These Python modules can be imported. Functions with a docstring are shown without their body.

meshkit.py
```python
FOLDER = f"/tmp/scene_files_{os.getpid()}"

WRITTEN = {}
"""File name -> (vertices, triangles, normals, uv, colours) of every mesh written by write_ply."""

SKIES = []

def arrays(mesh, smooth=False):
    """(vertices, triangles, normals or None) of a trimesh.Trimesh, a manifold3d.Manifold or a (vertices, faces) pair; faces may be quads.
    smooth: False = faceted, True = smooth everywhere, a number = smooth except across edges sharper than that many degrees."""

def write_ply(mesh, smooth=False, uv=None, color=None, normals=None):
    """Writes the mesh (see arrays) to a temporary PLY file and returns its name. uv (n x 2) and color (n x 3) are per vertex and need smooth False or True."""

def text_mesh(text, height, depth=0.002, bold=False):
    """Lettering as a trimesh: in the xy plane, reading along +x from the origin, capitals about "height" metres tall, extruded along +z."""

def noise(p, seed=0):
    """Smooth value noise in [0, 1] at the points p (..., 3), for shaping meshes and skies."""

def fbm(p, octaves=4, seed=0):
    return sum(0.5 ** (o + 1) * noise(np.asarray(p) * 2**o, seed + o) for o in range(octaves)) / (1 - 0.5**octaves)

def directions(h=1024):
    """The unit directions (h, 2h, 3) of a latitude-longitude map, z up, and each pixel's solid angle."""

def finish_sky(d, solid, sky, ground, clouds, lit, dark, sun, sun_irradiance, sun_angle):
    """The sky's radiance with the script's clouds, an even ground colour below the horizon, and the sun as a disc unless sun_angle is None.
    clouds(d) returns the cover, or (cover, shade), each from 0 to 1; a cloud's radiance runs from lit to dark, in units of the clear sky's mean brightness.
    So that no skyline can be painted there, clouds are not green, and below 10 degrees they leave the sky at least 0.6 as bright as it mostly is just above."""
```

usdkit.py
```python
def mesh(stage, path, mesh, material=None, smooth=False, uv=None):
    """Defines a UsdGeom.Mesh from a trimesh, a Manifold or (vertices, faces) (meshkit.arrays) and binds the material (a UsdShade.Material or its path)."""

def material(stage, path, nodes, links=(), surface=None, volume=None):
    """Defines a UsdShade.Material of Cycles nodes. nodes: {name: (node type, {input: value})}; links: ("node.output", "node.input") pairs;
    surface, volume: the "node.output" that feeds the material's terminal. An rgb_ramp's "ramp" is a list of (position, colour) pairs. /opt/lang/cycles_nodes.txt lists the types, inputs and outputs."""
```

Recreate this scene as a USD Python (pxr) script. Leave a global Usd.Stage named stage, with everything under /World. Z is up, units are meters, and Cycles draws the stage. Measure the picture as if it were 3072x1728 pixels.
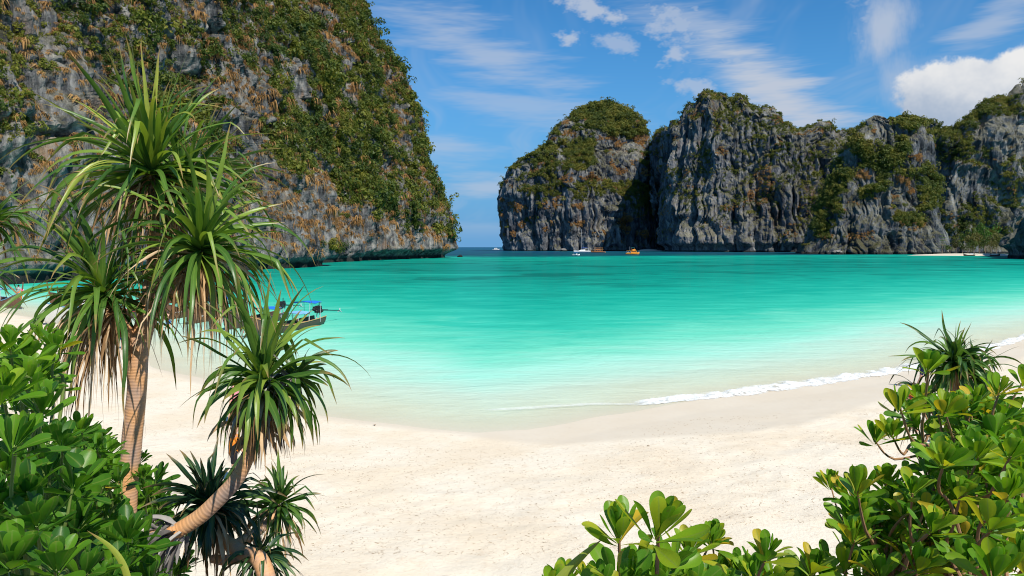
import math, random
import numpy as np
import trimesh, manifold3d as m3
import usdkit, meshkit
from meshkit import noise, fbm
from pxr import Usd, UsdGeom, UsdLux, UsdShade, Sdf, Gf, Vt

stage = Usd.Stage.CreateInMemory()
UsdGeom.SetStageUpAxis(stage, UsdGeom.Tokens.z)
UsdGeom.SetStageMetersPerUnit(stage, 1.0)
W = UsdGeom.Xform.Define(stage, '/World')
UsdGeom.Scope.Define(stage, '/World/Looks')

# ---------------------------------------------------------------- camera, sky, sun
F, HZ, CAMZ = 705.0, 247.0, 7.0          # focal length in pixels of a 1024 wide picture, row of the horizon, eye height
cam = UsdGeom.Camera.Define(stage, '/World/camera')
cam.AddTranslateOp().Set(Gf.Vec3d(0, 0, CAMZ))
cam.AddRotateXOp().Set(90.0)
AP = 36.0
cam.CreateHorizontalApertureAttr(AP)
cam.CreateVerticalApertureAttr(AP * 576 / 1024)
cam.CreateFocalLengthAttr(AP * F / 1024)
cam.CreateVerticalApertureOffsetAttr(-AP * (288 - HZ) / 1024)
cam.CreateClippingRangeAttr(Gf.Vec2f(0.1, 100000.0))
cam.CreateExposureAttr(0.42)

SUN = np.array([0.45, -0.66, 0.0]); SUN /= np.linalg.norm(SUN)
EL = math.radians(48)
SUN = np.array([SUN[0] * math.cos(EL), SUN[1] * math.cos(EL), math.sin(EL)])
sun = UsdLux.DistantLight.Define(stage, '/World/sun')
sun.CreateIntensityAttr(1.1)
sun.CreateAngleAttr(0.53)
sun.CreateColorAttr(Gf.Vec3f(1.0, 0.95, 0.86))
sun.CreateNormalizeAttr(True)
sun.AddOrientOp(UsdGeom.XformOp.PrecisionDouble).Set(Gf.Quatd(Gf.Rotation(Gf.Vec3d(0, 0, 1), Gf.Vec3d(*SUN)).GetQuat()))


def direction(u, v):
    d = np.array([(u / 3 - 512) / F, 1.0, (HZ - v / 3) / F])
    return d / np.linalg.norm(d)


class Graph:
    """Collects nodes and links of one material."""
    def __init__(g): g.n, g.l, g.k = {}, [], 0

    def add(g, kind, _out=None, **inp):
        name = f'n{g.k}'; g.k += 1
        vals = {}
        for k, v in inp.items():
            if isinstance(v, str) and '.' in v and v.split('.')[0] in g.n: g.l.append((v, f'{name}.{k}'))
            else: vals[k] = v
        g.n[name] = (kind, vals)
        return name if _out is None else f'{name}.{_out}'

    def math(g, op, a, b=0.0, c=0.0, clamp=False): return g.add('math', 'value', math_type=op, value1=a, value2=b, value3=c, use_clamp=clamp)
    def vmath(g, op, a, b=(0., 0., 0.), out='vector', **k): return g.add('vector_math', out, math_type=op, vector1=a, vector2=b, **k)
    def ramp(g, fac, stops, out='color'): return g.add('rgb_ramp', out, fac=fac, ramp=stops)
    def mixc(g, fac, a, b, kind='mix'): return g.add('mix', 'color', mix_type=kind, fac=fac, color1=a, color2=b)
    def noise(g, vec, scale, detail=4., rough=.55, dist=0., out='fac', **k): return g.add('noise_texture', out, vector=vec, scale=scale, detail=detail, roughness=rough, distortion=dist, **k)
    def mapping(g, vec, scale=(1., 1., 1.), rot=(0., 0., 0.), loc=(0., 0., 0.)): return g.add('mapping', 'vector', vector=vec, scale=scale, rotation=rot, location=loc)
    def step(g, x, a, b): return g.add('map_range', 'result', range_type='smoothstep', value=x, from_min=a, from_max=b, to_min=0., to_max=1., clamp=True)
    def make(g, name, surface=None, volume=None): return usdkit.material(stage, '/World/Looks/' + name, g.n, g.l, surface=surface, volume=volume)


def sky_material():
    g = Graph()
    sky = g.add('sky_texture', 'color', sky_type='single_scattering', sun_disc=False, sun_elevation=EL, sun_rotation=math.atan2(SUN[0], SUN[1]),
                altitude=0., air_density=1.0, aerosol_density=0.35, ozone_density=2.2)
    sky = g.mixc(1.0, sky, (.27, .74, 1.06), 'multiply')
    d = g.add('texture_coordinate', 'generated')
    sep = g.add('separate_xyz', vector=d)
    z = f'{sep}.z'
    low = g.math('subtract', 1.0, g.step(z, -.02, .42))
    sky = g.mixc(g.math('power', low, 1.6), sky, (1.15, 2.9, 5.3))
    zz = g.math('ADD'.lower(), g.math('maximum', z, 0.0), 0.22)
    px, py = g.math('divide', f'{sep}.x', zz), g.math('divide', f'{sep}.y', zz)
    p = g.add('combine_xyz', 'vector', x=px, y=py, z=0.0)
    # thin streaks of cirrus, drawn out along one wind
    warp = g.noise(p, 0.9, 2., .5, 0., 'color')
    pw = g.vmath('multiply_add', warp, (0.9, 0.9, 0.), vector3=p)
    cirrus = g.noise(g.mapping(pw, scale=(2.6, 0.55, 1.), rot=(0., 0., 0.62), loc=(0.35, 1.7, 0.)), 1.5, 4., .64, 0.)
    cov = g.math('multiply', g.step(cirrus, .46, .80), .8)
    blob = g.noise(d, 13., 5., .64, 0.)
    puff = g.noise(g.mapping(d, scale=(1., 1., 1.7)), 34., 3., .66, 0.)

    def patch(c, right, rx, ry, tilt=0.0, edge=0.55, soft=.35, amount=1.0, src=None):
        """A cloud round the direction c: an ellipse frayed by noise."""
        rv = np.array([c[1], -c[0], 0.]); rv /= np.linalg.norm(rv); up = np.cross(rv, c)
        a, b = math.cos(tilt), math.sin(tilt)
        e1, e2 = (rv * a + up * b) / rx, (-rv * b + up * a) / ry
        q = g.vmath('subtract', d, tuple(c))
        x, y = g.vmath('dot_product', q, tuple(e1), out='value'), g.vmath('dot_product', q, tuple(e2), out='value')
        r = g.math('sqrt', g.math('add', g.math('multiply', x, x), g.math('multiply', y, y)))
        s = g.math('subtract', g.math('multiply_add', src or blob, 1.9 * edge, 1.0 - 0.95 * edge), r)
        s = g.math('multiply', g.step(s, 0.0, soft), g.step(g.vmath('dot_product', d, tuple(c), out='value'), 0.3, 0.6))
        return g.math('multiply', s, amount), y

    cum, cy = patch(direction(2960, 300), 0, .108, .060, -0.12, .66, .20)
    soft = []
    for (u, v, rx, ry, t, amt) in ((1760, 20, .085, .016, -.3, .8), (1715, 112, .026, .014, 0., .75), (1850, 130, .045, .015, -.25, .55), (2030, 70, .060, .030, -.15, .65),
                                   (2030, 172, .026, .016, .1, .7), (2090, 262, .045, .018, -.3, .6), (2270, 215, .055, .022, -.35, .6), (2640, 60, .03, .05, .5, .5)):
        soft.append(patch(direction(u, v), 0, rx, ry, t, 1.5, .9, amt, puff)[0])
    str_ = g.noise(g.mapping(d, scale=(4., 4., 30.), rot=(0., -0.42, 0.)), 1.6, 4., .66, 0.)
    str2 = g.noise(g.mapping(d, scale=(4., 4., 30.), rot=(0., 0.75, 0.)), 1.6, 4., .66, 0.)
    str3 = g.noise(g.mapping(d, scale=(26., 26., 4.), rot=(0., 0.35, 0.)), 1.6, 4., .66, 0.)
    str3 = g.math('multiply_add', str3, .45, g.math('multiply', blob, .55))
    for (u, v, rx, ry, t, amt, s) in ((1420, 150, .24, .055, -.42, .62, str_), (2330, 280, .20, .055, -.72, 1.0, str2), (2650, 90, .045, .075, -.25, .8, str3), (2700, 230, .05, .06, .5, .6, str3), (2070, 60, .12, .03, -.2, .6, str_), (2980, 60, .10, .03, .5, .6, str2),
                                      (1480, 560, .10, .025, .1, .6, str_), (1330, 450, .12, .025, 0., .5, str_), (1600, 330, .22, .04, -.2, .45, str_), (1460, 690, .1, .02, 0., .5, str_)):
        soft.append(patch(direction(u, v), 0, rx, ry, t, 1.1, 1.1, amt, s)[0])
    cov = g.math('multiply', cov, .42)
    for s in soft: cov = g.math('maximum', cov, s)
    cov = g.math('multiply', cov, g.step(z, 0.0, 0.06))
    mean = (4.0, 4.5, 5.4)
    c1 = g.mixc(cov, sky, tuple(1.0 * np.array(mean)))
    shade = g.step(g.math('multiply_add', blob, 1.2, g.math('multiply_add', cy, .55, -.42)), -0.15, .75)
    cumc = g.mixc(shade, tuple(np.array((3.0, 3.7, 4.8))), tuple(np.array((6.6, 6.6, 6.6))))
    c2 = g.mixc(cum, c1, cumc)
    bg = g.add('background_shader', 'background', color=c2, strength=0.095)
    return g.make('sky_look', surface=bg)


dome = UsdLux.DomeLight.Define(stage, '/World/sky')
UsdShade.MaterialBindingAPI.Apply(dome.GetPrim()).Bind(sky_material())
dome.GetPrim().SetCustomDataByKey('kind', 'structure')


# ---------------------------------------------------------------- helpers
def at(u, v, Y):
    """The point that far ahead of the eye which a photograph pixel (3072 wide) looks at: used once, to take sizes and places from the photograph."""
    return np.array([(u / 3 - 512) / F * Y, Y, CAMZ + (HZ - v / 3) / F * Y])


def on_water(u, v):
    Y = CAMZ * F / (v / 3 - HZ)
    return at(u, v, Y)


used = {}


def numbered(parent, name):
    k = (parent, name); n = used.get(k, -1) + 1; used[k] = n
    return name if n == 0 else f'{name}_{n:03d}'


def tag(p, label=None, cat=None, group=None, kind=None):
    p = p.GetPrim() if hasattr(p, 'GetPrim') else p
    for k, v in (('label', label), ('category', cat), ('group', group), ('kind', kind)):
        if v: p.SetCustomDataByKey(k, v)
    return p


def obj(name, mesh, mat, parent='/World', smooth=35, uv=None, prim=None):
    """Defines one mesh of the scene; prim: {primvar: value per vertex or one value}."""
    parent = str(parent.GetPath()) if hasattr(parent, 'GetPath') else parent
    path = f'{parent}/{numbered(parent, name)}'
    m = usdkit.mesh(stage, path, mesh, mat, smooth=smooth)
    for k, v in (prim or {}).items():
        n = len(m.GetPointsAttr().Get())
        v = np.full(n, v, np.float32) if np.ndim(v) == 0 else np.asarray(v, np.float32)
        UsdGeom.PrimvarsAPI(m).CreatePrimvar(k, Sdf.ValueTypeNames.FloatArray, 'vertex').Set(Vt.FloatArray.FromNumpy(v))
    return m.GetPrim()


def thing(name, label, cat, loc=(0, 0, 0), rotz=0.0, group=None):
    x = UsdGeom.Xform.Define(stage, '/World/' + numbered('/World', name))
    x.AddTranslateOp().Set(Gf.Vec3d(*map(float, loc)))
    if rotz: x.AddRotateZOp().Set(math.degrees(rotz))
    return tag(x, label, cat, group)


def sstep(x, a, b):
    t = np.clip((np.asarray(x, float) - a) / (b - a), 0, 1)
    return t * t * (3 - 2 * t)


def catmull(P, n):
    """n points along a smooth curve through P."""
    P = np.asarray(P, float)
    if len(P) == 2: return P[0] + (P[1] - P[0]) * np.linspace(0, 1, n)[:, None]
    Q = np.vstack([2 * P[0] - P[1], P, 2 * P[-1] - P[-2]])
    t = np.linspace(0, len(P) - 1 - 1e-9, n); i = t.astype(int); t = (t - i)[:, None]
    a, b, c, d = Q[i], Q[i + 1], Q[i + 2], Q[i + 3]
    return 0.5 * (2 * b + (c - a) * t + (2 * a - 5 * b + 4 * c - d) * t * t + (3 * b - a - 3 * c + d) * t ** 3)


def grid_faces(r, c):
    i, j = np.meshgrid(np.arange(r - 1), np.arange(c - 1), indexing='ij')
    a = (i * c + j).ravel()
    return np.vstack([np.stack([a, a + 1, a + c + 1], 1), np.stack([a, a + c + 1, a + c], 1)])


def box(size, at_=(0, 0, 0), rot=None):
    b = trimesh.creation.box(size)
    if rot is not None: b.apply_transform(rot)
    b.apply_translation(at_)
    return b


def tube(points, radii, sides=8, caps=True, jitter=None):
    """A tapered tube along points; returns (trimesh, distance along per vertex)."""
    p = np.asarray(points, float); n = len(p)
    t = np.gradient(p, axis=0); t /= np.linalg.norm(t, axis=1, keepdims=True) + 1e-12
    a = np.zeros_like(p); ref = np.array([0., 0., 1.]) if abs(t[0, 2]) < .8 else np.array([0., 1., 0.])
    v = np.cross(t[0], ref); v /= np.linalg.norm(v)
    for i in range(n):
        v = v - t[i] * v.dot(t[i]); v /= np.linalg.norm(v); a[i] = v
    b = np.cross(t, a)
    ang = np.arange(sides) * 2 * np.pi / sides
    R = np.broadcast_to(np.asarray(radii, float), (n,))[:, None] * np.ones(sides)
    if jitter is not None: R = R * jitter
    V = (p[:, None] + R[..., None] * (np.cos(ang)[None, :, None] * a[:, None] + np.sin(ang)[None, :, None] * b[:, None])).reshape(-1, 3)
    i, j = np.meshgrid(np.arange(n - 1), np.arange(sides), indexing='ij')
    j2 = (j + 1) % sides
    q = np.stack([i * sides + j, i * sides + j2, (i + 1) * sides + j2, (i + 1) * sides + j], -1).reshape(-1, 4)
    f = np.vstack([q[:, [0, 1, 2]], q[:, [0, 2, 3]]])
    along = np.repeat(np.r_[0, np.cumsum(np.linalg.norm(np.diff(p, axis=0), axis=1))], sides)
    if caps:
        c0, c1 = len(V), len(V) + 1
        V = np.vstack([V, p[0], p[-1]]); along = np.r_[along, along[0], along[-1]]
        k = np.arange(sides); k2 = (k + 1) % sides
        f = np.vstack([f, np.stack([np.full(sides, c0), k2, k], 1), np.stack([np.full(sides, c1), (n - 1) * sides + k, (n - 1) * sides + k2], 1)])
    return trimesh.Trimesh(V, f, process=False), along


def rod(a, b, r, sides=6): return tube(np.array([a, b], float), r, sides)[0]
def cat(ms): return trimesh.util.concatenate([m for m in ms if m is not None])


def plain(name, col, rough=.6, spec=.4, **k):
    g = Graph()
    pos = g.add('geometry', 'position')
    n = g.noise(pos, 6., 4., .6)
    c = g.mixc(n, tuple(.82 * np.array(col)), tuple(np.minimum(1, 1.12 * np.array(col))))
    return g.make(name, g.add('principled_bsdf', 'BSDF', base_color=c, roughness=rough, specular_ior_level=spec, **k))


# ---------------------------------------------------------------- shoreline, beach and sea bed
SHORE = np.array([(-400, 230), (-170, 150), (-112, 112), (-82, 92)] + [tuple(on_water(u, v)[:2]) for u, v in
    ((0, 932), (160, 965), (330, 1030), (470, 1098), (680, 1165), (900, 1237), (1090, 1262), (1276, 1283), (1440, 1294), (1580, 1288), (1700, 1268), (1800, 1246), (1917, 1224), (2100, 1197), (2300, 1170), (2500, 1144), (2700, 1113), (2900, 1066), (3072, 1018))]
    + [(72, 78), (130, 120), (260, 190), (600, 330)])
DRY = np.array([tuple(on_water(u, v)[:2]) for u, v in ((1150, 1272), (1276, 1288), (1455, 1318), (1580, 1334), (1691, 1341), (2000, 1328), (2229, 1322), (2400, 1300), (2571, 1243), (2900, 1130), (3072, 1075))])


def shore_distance(x, y):
    """Signed distance from the water line; the sea is positive."""
    x, y = np.broadcast_arrays(np.asarray(x, float), np.asarray(y, float))
    best = np.full(x.shape, 1e9)
    for (ax, ay), (bx, by) in zip(SHORE[:-1], SHORE[1:]):
        dx, dy = bx - ax, by - ay
        t = np.clip(((x - ax) * dx + (y - ay) * dy) / (dx * dx + dy * dy), 0, 1)
        best = np.minimum(best, np.hypot(x - ax - t * dx, y - ay - t * dy))
    return best * np.where(y > np.interp(x, SHORE[:, 0], SHORE[:, 1]), 1, -1)


def ground_z(x, y):
    x, y = np.broadcast_arrays(np.asarray(x, float), np.asarray(y, float))
    s = shore_distance(x, y)
    P = np.stack([x, y, 0 * x], -1)
    wob = (noise(P / 5.0, 3) - .5) * .9 + (noise(P / 1.9, 4) - .5) * .25
    s = s + wob * np.exp(-np.abs(s) / 40)
    depth = np.interp(s, [0, 4, 9, 18, 40, 80, 150, 300, 370, 420, 500, 700, 1200, 4000], [0, .12, .38, 1.1, 2.3, 3.4, 4.6, 6.4, 8.6, 13, 20, 26, 40, 60])
    b = np.maximum(-s, 0)
    rise = np.interp(b, [0, 2, 6, 14, 40, 200], [0, .05, .3, .75, 1.1, 2.5])
    rough = (fbm(P / 1.1, 3, 7) - .5) * .12 + (fbm(P / .35, 2, 9) - .5) * .035
    z = np.where(s > 0, -depth, rise + rough * sstep(b, 3, 8))
    d = np.hypot(x * .55, np.maximum(y, 0))                       # the wooded bank the picture was taken from
    hill = np.interp(d, [0, 2, 5, 9, 12.5, 15], [5.5, 5.0, 3.8, 2.1, .9, 0])
    hill = np.where(y < 0, 5.5, hill) + (fbm(P / 1.4, 3, 11) - .5) * .5 * sstep(15 - d, 0, 4)
    k = sstep(d, 14.5, 11)
    return np.maximum(z, z * (1 - k) + np.maximum(hill, z) * k)


def axis(*pieces):
    out = []
    for a, b, n in pieces: out.extend(np.linspace(a, b, n, endpoint=False))
    return np.array(out + [pieces[-1][1]])


gx = axis((-30000, -1000, 8), (-1000, -200, 16), (-200, -60, 40), (-60, -22, 60), (-22, 22, 220), (22, 60, 70), (60, 200, 30), (200, 1000, 14), (1000, 30000, 8))
gy = axis((-200, -10, 10), (-10, 12, 40), (12, 45, 190), (45, 100, 110), (100, 300, 60), (300, 1400, 60), (1400, 30000, 14))
X, Y = np.meshgrid(gx, gy)
Z = ground_z(X, Y)
wet = np.clip(1 - sstep(Y, np.interp(X, DRY[:, 0], DRY[:, 1]) - .4, np.interp(X, DRY[:, 0], DRY[:, 1]) + .4), 0, 1)
wet = 1 - wet
wet = np.where((X < DRY[0, 0]), 0, wet) * (X < 45)
sd_ = shore_distance(X, Y)
wet = np.maximum(wet * .75, .8 * sstep(sd_, -.9, -.2)) * (1 - .8 * sstep(sd_, .2, 3.5))


def sand_material():
    g = Graph()
    pos = g.add('geometry', 'position')
    wet_ = g.add('attribute', 'fac', attribute='wet')
    flat = g.mapping(pos, scale=(1., 1., .2))
    n1 = g.noise(flat, .35, 3., .5)
    n2 = g.noise(flat, 3.5, 6., .65)
    base = g.mixc(g.step(n1, .35, .65), (.72, .61, .455), (.76, .675, .535))
    base = g.mixc(g.math('multiply', g.step(n2, .5, .75), .5), base, (.62, .48, .33))
    # drift of broken weed and twigs, in short strokes
    warp = g.vmath('multiply_add', g.noise(flat, 1.2, 2., .5, 0., 'color'), (1.6, 1.6, 0.), vector3=flat)
    st = g.noise(g.mapping(warp, scale=(2.2, 6.5, 1.), rot=(0., 0., .35)), 2.6, 5., .7, .8)
    st2 = g.noise(g.mapping(warp, scale=(6., 2.0, 1.), rot=(0., 0., .5)), 2.2, 5., .7, .8)
    patch = g.step(g.noise(flat, .55, 3., .6), .34, .60)
    deb = g.math('multiply', g.math('maximum', g.step(st, .585, .68), g.step(st2, .60, .70)), g.math('multiply_add', patch, .7, .12))
    base = g.mixc(g.math('multiply', deb, .85), base, (.30, .19, .10))
    wetc = g.mixc(n1, (.61, .525, .40), (.655, .57, .445))
    base = g.mixc(wet_, base, wetc)
    sz = g.add('separate_xyz', vector=pos)
    hillf = g.step(f'{sz}.z', 1.5, 2.2)
    soil = g.mixc(n2, (.09, .06, .035), (.20, .14, .085))
    base = g.mixc(hillf, base, soil)
    h = g.math('add', g.math('multiply', g.add('voronoi_texture', 'distance', vector=g.vmath('multiply_add', g.noise(flat, 1.5, 2., .5, 0., 'color'), (.9, .9, 0.), vector3=flat), scale=1.7, feature='smooth_f1', smoothness=.6), .30), g.math('multiply', g.noise(flat, 7., 5., .7), .55))
    bump = g.add('bump', 'normal', height=h, strength=g.math('multiply_add', wet_, -.4, .44), distance=.13)
    rough = g.math('multiply_add', wet_, -.45, .95)
    return g.make('sand_look', g.add('principled_bsdf', 'BSDF', base_color=base, roughness=rough, specular_ior_level=.25, normal=bump))


tag(obj('beach', (np.stack([X, Y, Z], -1).reshape(-1, 3), grid_faces(*X.shape)), sand_material(), smooth=True, prim={'wet': wet.ravel()}),
    'pale coral sand beach curving round the bay and running under the water', kind='structure')


def water_material():
    g = Graph()
    pos = g.add('geometry', 'position')
    dep = g.add('attribute', 'fac', attribute='depth')
    flat = g.mapping(pos, scale=(1., 1., 0.))
    pn = g.noise(g.mapping(pos, scale=(.7, 1., 0.)), .045, 4., .62, .5)
    pn2 = g.noise(g.mapping(pos, scale=(.4, 1., 0.)), .25, 4., .65, .4)
    dd = g.math('multiply', dep, g.math('multiply_add', pn2, 1.1, .45))
    ld = g.math('divide', g.math('logarithm', g.math('add', dd, .05), 2.718281828), 8.0)   # -0.37 .. 0.5
    ld = g.math('add', ld, .375)
    stops = [(0.0, (.80, .78, .64)), (.20, (.64, .82, .68)), (.30, (.38, .77, .61)), (.38, (.15, .62, .44)), (.44, (.034, .46, .325)), (.495, (.008, .34, .245)), (.545, (.003, .23, .17)), (.575, (.003, .20, .155)),
             (.61, (.004, .26, .185)), (.64, (.004, .32, .23)), (.66, (.004, .19, .17)), (.69, (.004, .075, .09)), (.74, (.006, .05, .08)), (.80, (.008, .05, .10)), (.90, (.010, .065, .15))]
    col = g.ramp(ld, stops)
    weed = g.math('multiply', g.step(pn, .50, .62), g.step(dep, 2.2, 4.0))
    col = g.mixc(g.math('multiply', weed, .80), col, (.002, .115, .090))
    pale = g.noise(g.mapping(pos, scale=(.35, 1., 0.), loc=(40., 9., 0.)), .03, 4., .62)
    col = g.mixc(g.math('multiply', g.math('multiply', g.step(pale, .54, .70), g.step(dep, 2.5, 4.0)), g.math('subtract', .6, g.math('multiply', g.step(dep, 8., 12.), .6))), col, (.02, .46, .34))
    fac = g.ramp(ld, [(0.0, (0., 0., 0.)), (.08, (.22,) * 3), (.14, (.42,) * 3), (.22, (.66,) * 3), (.30, (.84,) * 3), (.40, (.96,) * 3), (.48, (1.,) * 3)])
    tint = g.ramp(ld, [(0.0, (.97, .99, .97)), (.2, (.86, .97, .93)), (.34, (.62, .95, .87)), (.5, (.2, .85, .75))])
    # waves: near ripples, wavelets, and the swell
    w0 = g.vmath('multiply_add', g.noise(flat, .12, 2., .5, 0., 'color'), (3., 3., 0.), vector3=flat)
    r1 = g.noise(g.mapping(w0, scale=(.7, 1.6, 1.), rot=(0., 0., .25)), 1.5, 5., .6, .3)
    r2 = g.noise(g.mapping(w0, scale=(.5, 1.5, 1.), rot=(0., 0., -.2)), .32, 4., .6, .3)
    h = g.math('add', g.math('multiply', r1, .10), g.math('multiply', r2, .30))
    bump = g.add('bump', 'normal', height=h, strength=.9, distance=1.0)
    body = g.add('diffuse_bsdf', 'BSDF', color=col, normal=bump)
    clear = g.add('transparent_bsdf', 'BSDF', color=tint)
    mixd = g.add('mix_closure', 'closure', fac=fac, closure1=clear, closure2=body)
    gl = g.add('glossy_bsdf', 'BSDF', color=(1., 1., 1.), roughness=.12, normal=bump, distribution='ggx')
    lw = g.add('layer_weight', 'facing', blend=.5)
    fr = g.math('multiply_add', g.math('power', lw, 5.0), .085, .018)
    return g.make('sea_water_look', g.add('mix_closure', 'closure', fac=fr, closure1=mixd, closure2=gl))


wx = axis((-30000, -1000, 8), (-1000, -150, 20), (-150, -50, 60), (-50, 50, 220), (50, 150, 60), (150, 1000, 30), (1000, 30000, 8))
wy = axis((18, 50, 140), (50, 120, 110), (120, 400, 80), (400, 1500, 70), (1500, 30000, 14))
WX, WY = np.meshgrid(wx, wy)
dep = np.maximum(-ground_z(WX, WY), 0)
dep = np.maximum(dep, 0.0)
tag(obj('sea', (np.stack([WX, WY, 0 * WX], -1).reshape(-1, 3), grid_faces(*WX.shape)), water_material(), smooth=True, prim={'depth': dep.ravel()}),
    'turquoise water of the bay turning dark blue towards the open sea', kind='structure')


# ---------------------------------------------------------------- limestone cliffs
def rock_material(name, sc, warm=.35, base=((.022, .023, .025), (.075, .076, .080), (.15, .147, .145), (.33, .31, .285)), green=.3):
    """Weathered limestone: dark runs of algae down the face, paler fresh rock, rusty stains, moss on the ledges. sc: size of the features."""
    g = Graph()
    geo = g.add('geometry')
    pos = f'{geo}.position'
    s = 1.0 / sc
    st = g.noise(g.mapping(pos, scale=(.55 * s, .55 * s, .05 * s)), 1.0, 8., .62, .6)
    mot = g.noise(g.mapping(pos, scale=(.35 * s, .35 * s, .22 * s)), 1.0, 8., .65, .3)
    big = g.noise(g.mapping(pos, scale=(.05 * s, .05 * s, .035 * s)), 1.0, 4., .55, .4)
    v = g.math('multiply_add', st, .55, g.math('multiply_add', mot, .55, g.math('multiply_add', big, .35, -.24)))
    col = g.ramp(v, [(.37, base[0]), (.45, base[1]), (.52, base[2]), (.64, base[3])])
    rust = g.noise(g.mapping(pos, scale=(.16 * s, .16 * s, .06 * s), loc=(31., 7., 3.)), 1.0, 7., .62, .5)
    col = g.mixc(g.math('multiply', g.step(rust, .55, .72), warm), col, (.36, .20, .10))
    pale = g.noise(g.mapping(pos, scale=(.10 * s, .10 * s, .03 * s), loc=(3., 17., 9.)), 1.0, 6., .6, .5)
    col = g.mixc(g.math('multiply', g.step(pale, .60, .75), .45), col, (.42, .37, .31))
    nz = f"{g.add('separate_xyz', vector=f'{geo}.normal')}.z"
    moss = g.math('multiply', g.step(g.math('multiply_add', g.noise(pos, .25 * s, 6., .65), .9, nz), .62, .95), green)
    col = g.mixc(moss, col, (.13, .115, .03))
    z = f"{g.add('separate_xyz', vector=pos)}.z"
    tide = g.step(g.math('multiply_add', mot, -2.0, z), .4, 1.6)
    col = g.mixc(tide, (.022, .024, .022), col)
    h = g.math('add', g.math('multiply', st, 1.2), mot)
    h2 = g.noise(g.mapping(pos, scale=(1.6 * s, 1.6 * s, .45 * s)), 1.0, 6., .65, .3)
    h = g.math('multiply_add', h2, .5, h)
    bump = g.add('bump', 'normal', height=h, strength=.9, distance=1.1 * sc)
    return g.make(name, g.add('principled_bsdf', 'BSDF', base_color=col, roughness=.92, specular_ior_level=.2, normal=bump))


def ridged(p, seed): return 1 - np.abs(2 * noise(p, seed) - 1)


def groove(p, seed): return np.abs(2 * noise(p, seed) - 1) ** .7


def relief(P, sc, seed, flute=1.0):
    """How far the rock stands out of the plain face."""
    p = P / sc
    h = lambda a, b: p * np.array([1 / a, 1 / a, 1 / b])
    warp = p + np.stack([noise(h(9, 9), seed + 40), noise(h(9, 9), seed + 41), noise(h(9, 9), seed + 42)], -1) * 5
    hw = lambda a, b: warp * np.array([1 / a, 1 / a, 1 / b])
    d = (fbm(h(36, 80), 3, seed) - .5) * 12
    d += (groove(hw(12, 95), seed + 1) - .5) * 8.5 * (0.5 + noise(h(30, 30), seed + 9))
    d += flute * (groove(hw(4.2, 36), seed + 2) - .5) * 5.6 * (.3 + 1.2 * noise(h(18, 26), seed + 8))
    d += flute * (groove(hw(1.8, 16), seed + 3) - .5) * 2.6
    d += (fbm(h(2.2, 3.4), 3, seed + 4) - .5) * 2.4
    ramp = (p[..., 2] * .62 + p[..., 0] * .45 + p[..., 1] * .35) / 30 + noise(h(40, 40), seed + 12) * 1.6
    rf = ramp % 1; rf = np.where(rf < .86, rf / .86, (1 - rf) / .14)
    d -= (rf - .5) * (3.4 if sc <= 1.2 else 2.3) * (.3 + noise(h(50, 50), seed + 13))
    led = p[..., 2] / 8.0 + noise(h(16, 60), seed + 5) * 2.5
    d += (np.abs((led % 1) - .5) - .25) * 2.6 * noise(h(12, 12), seed + 6)
    return d * sc


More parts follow.
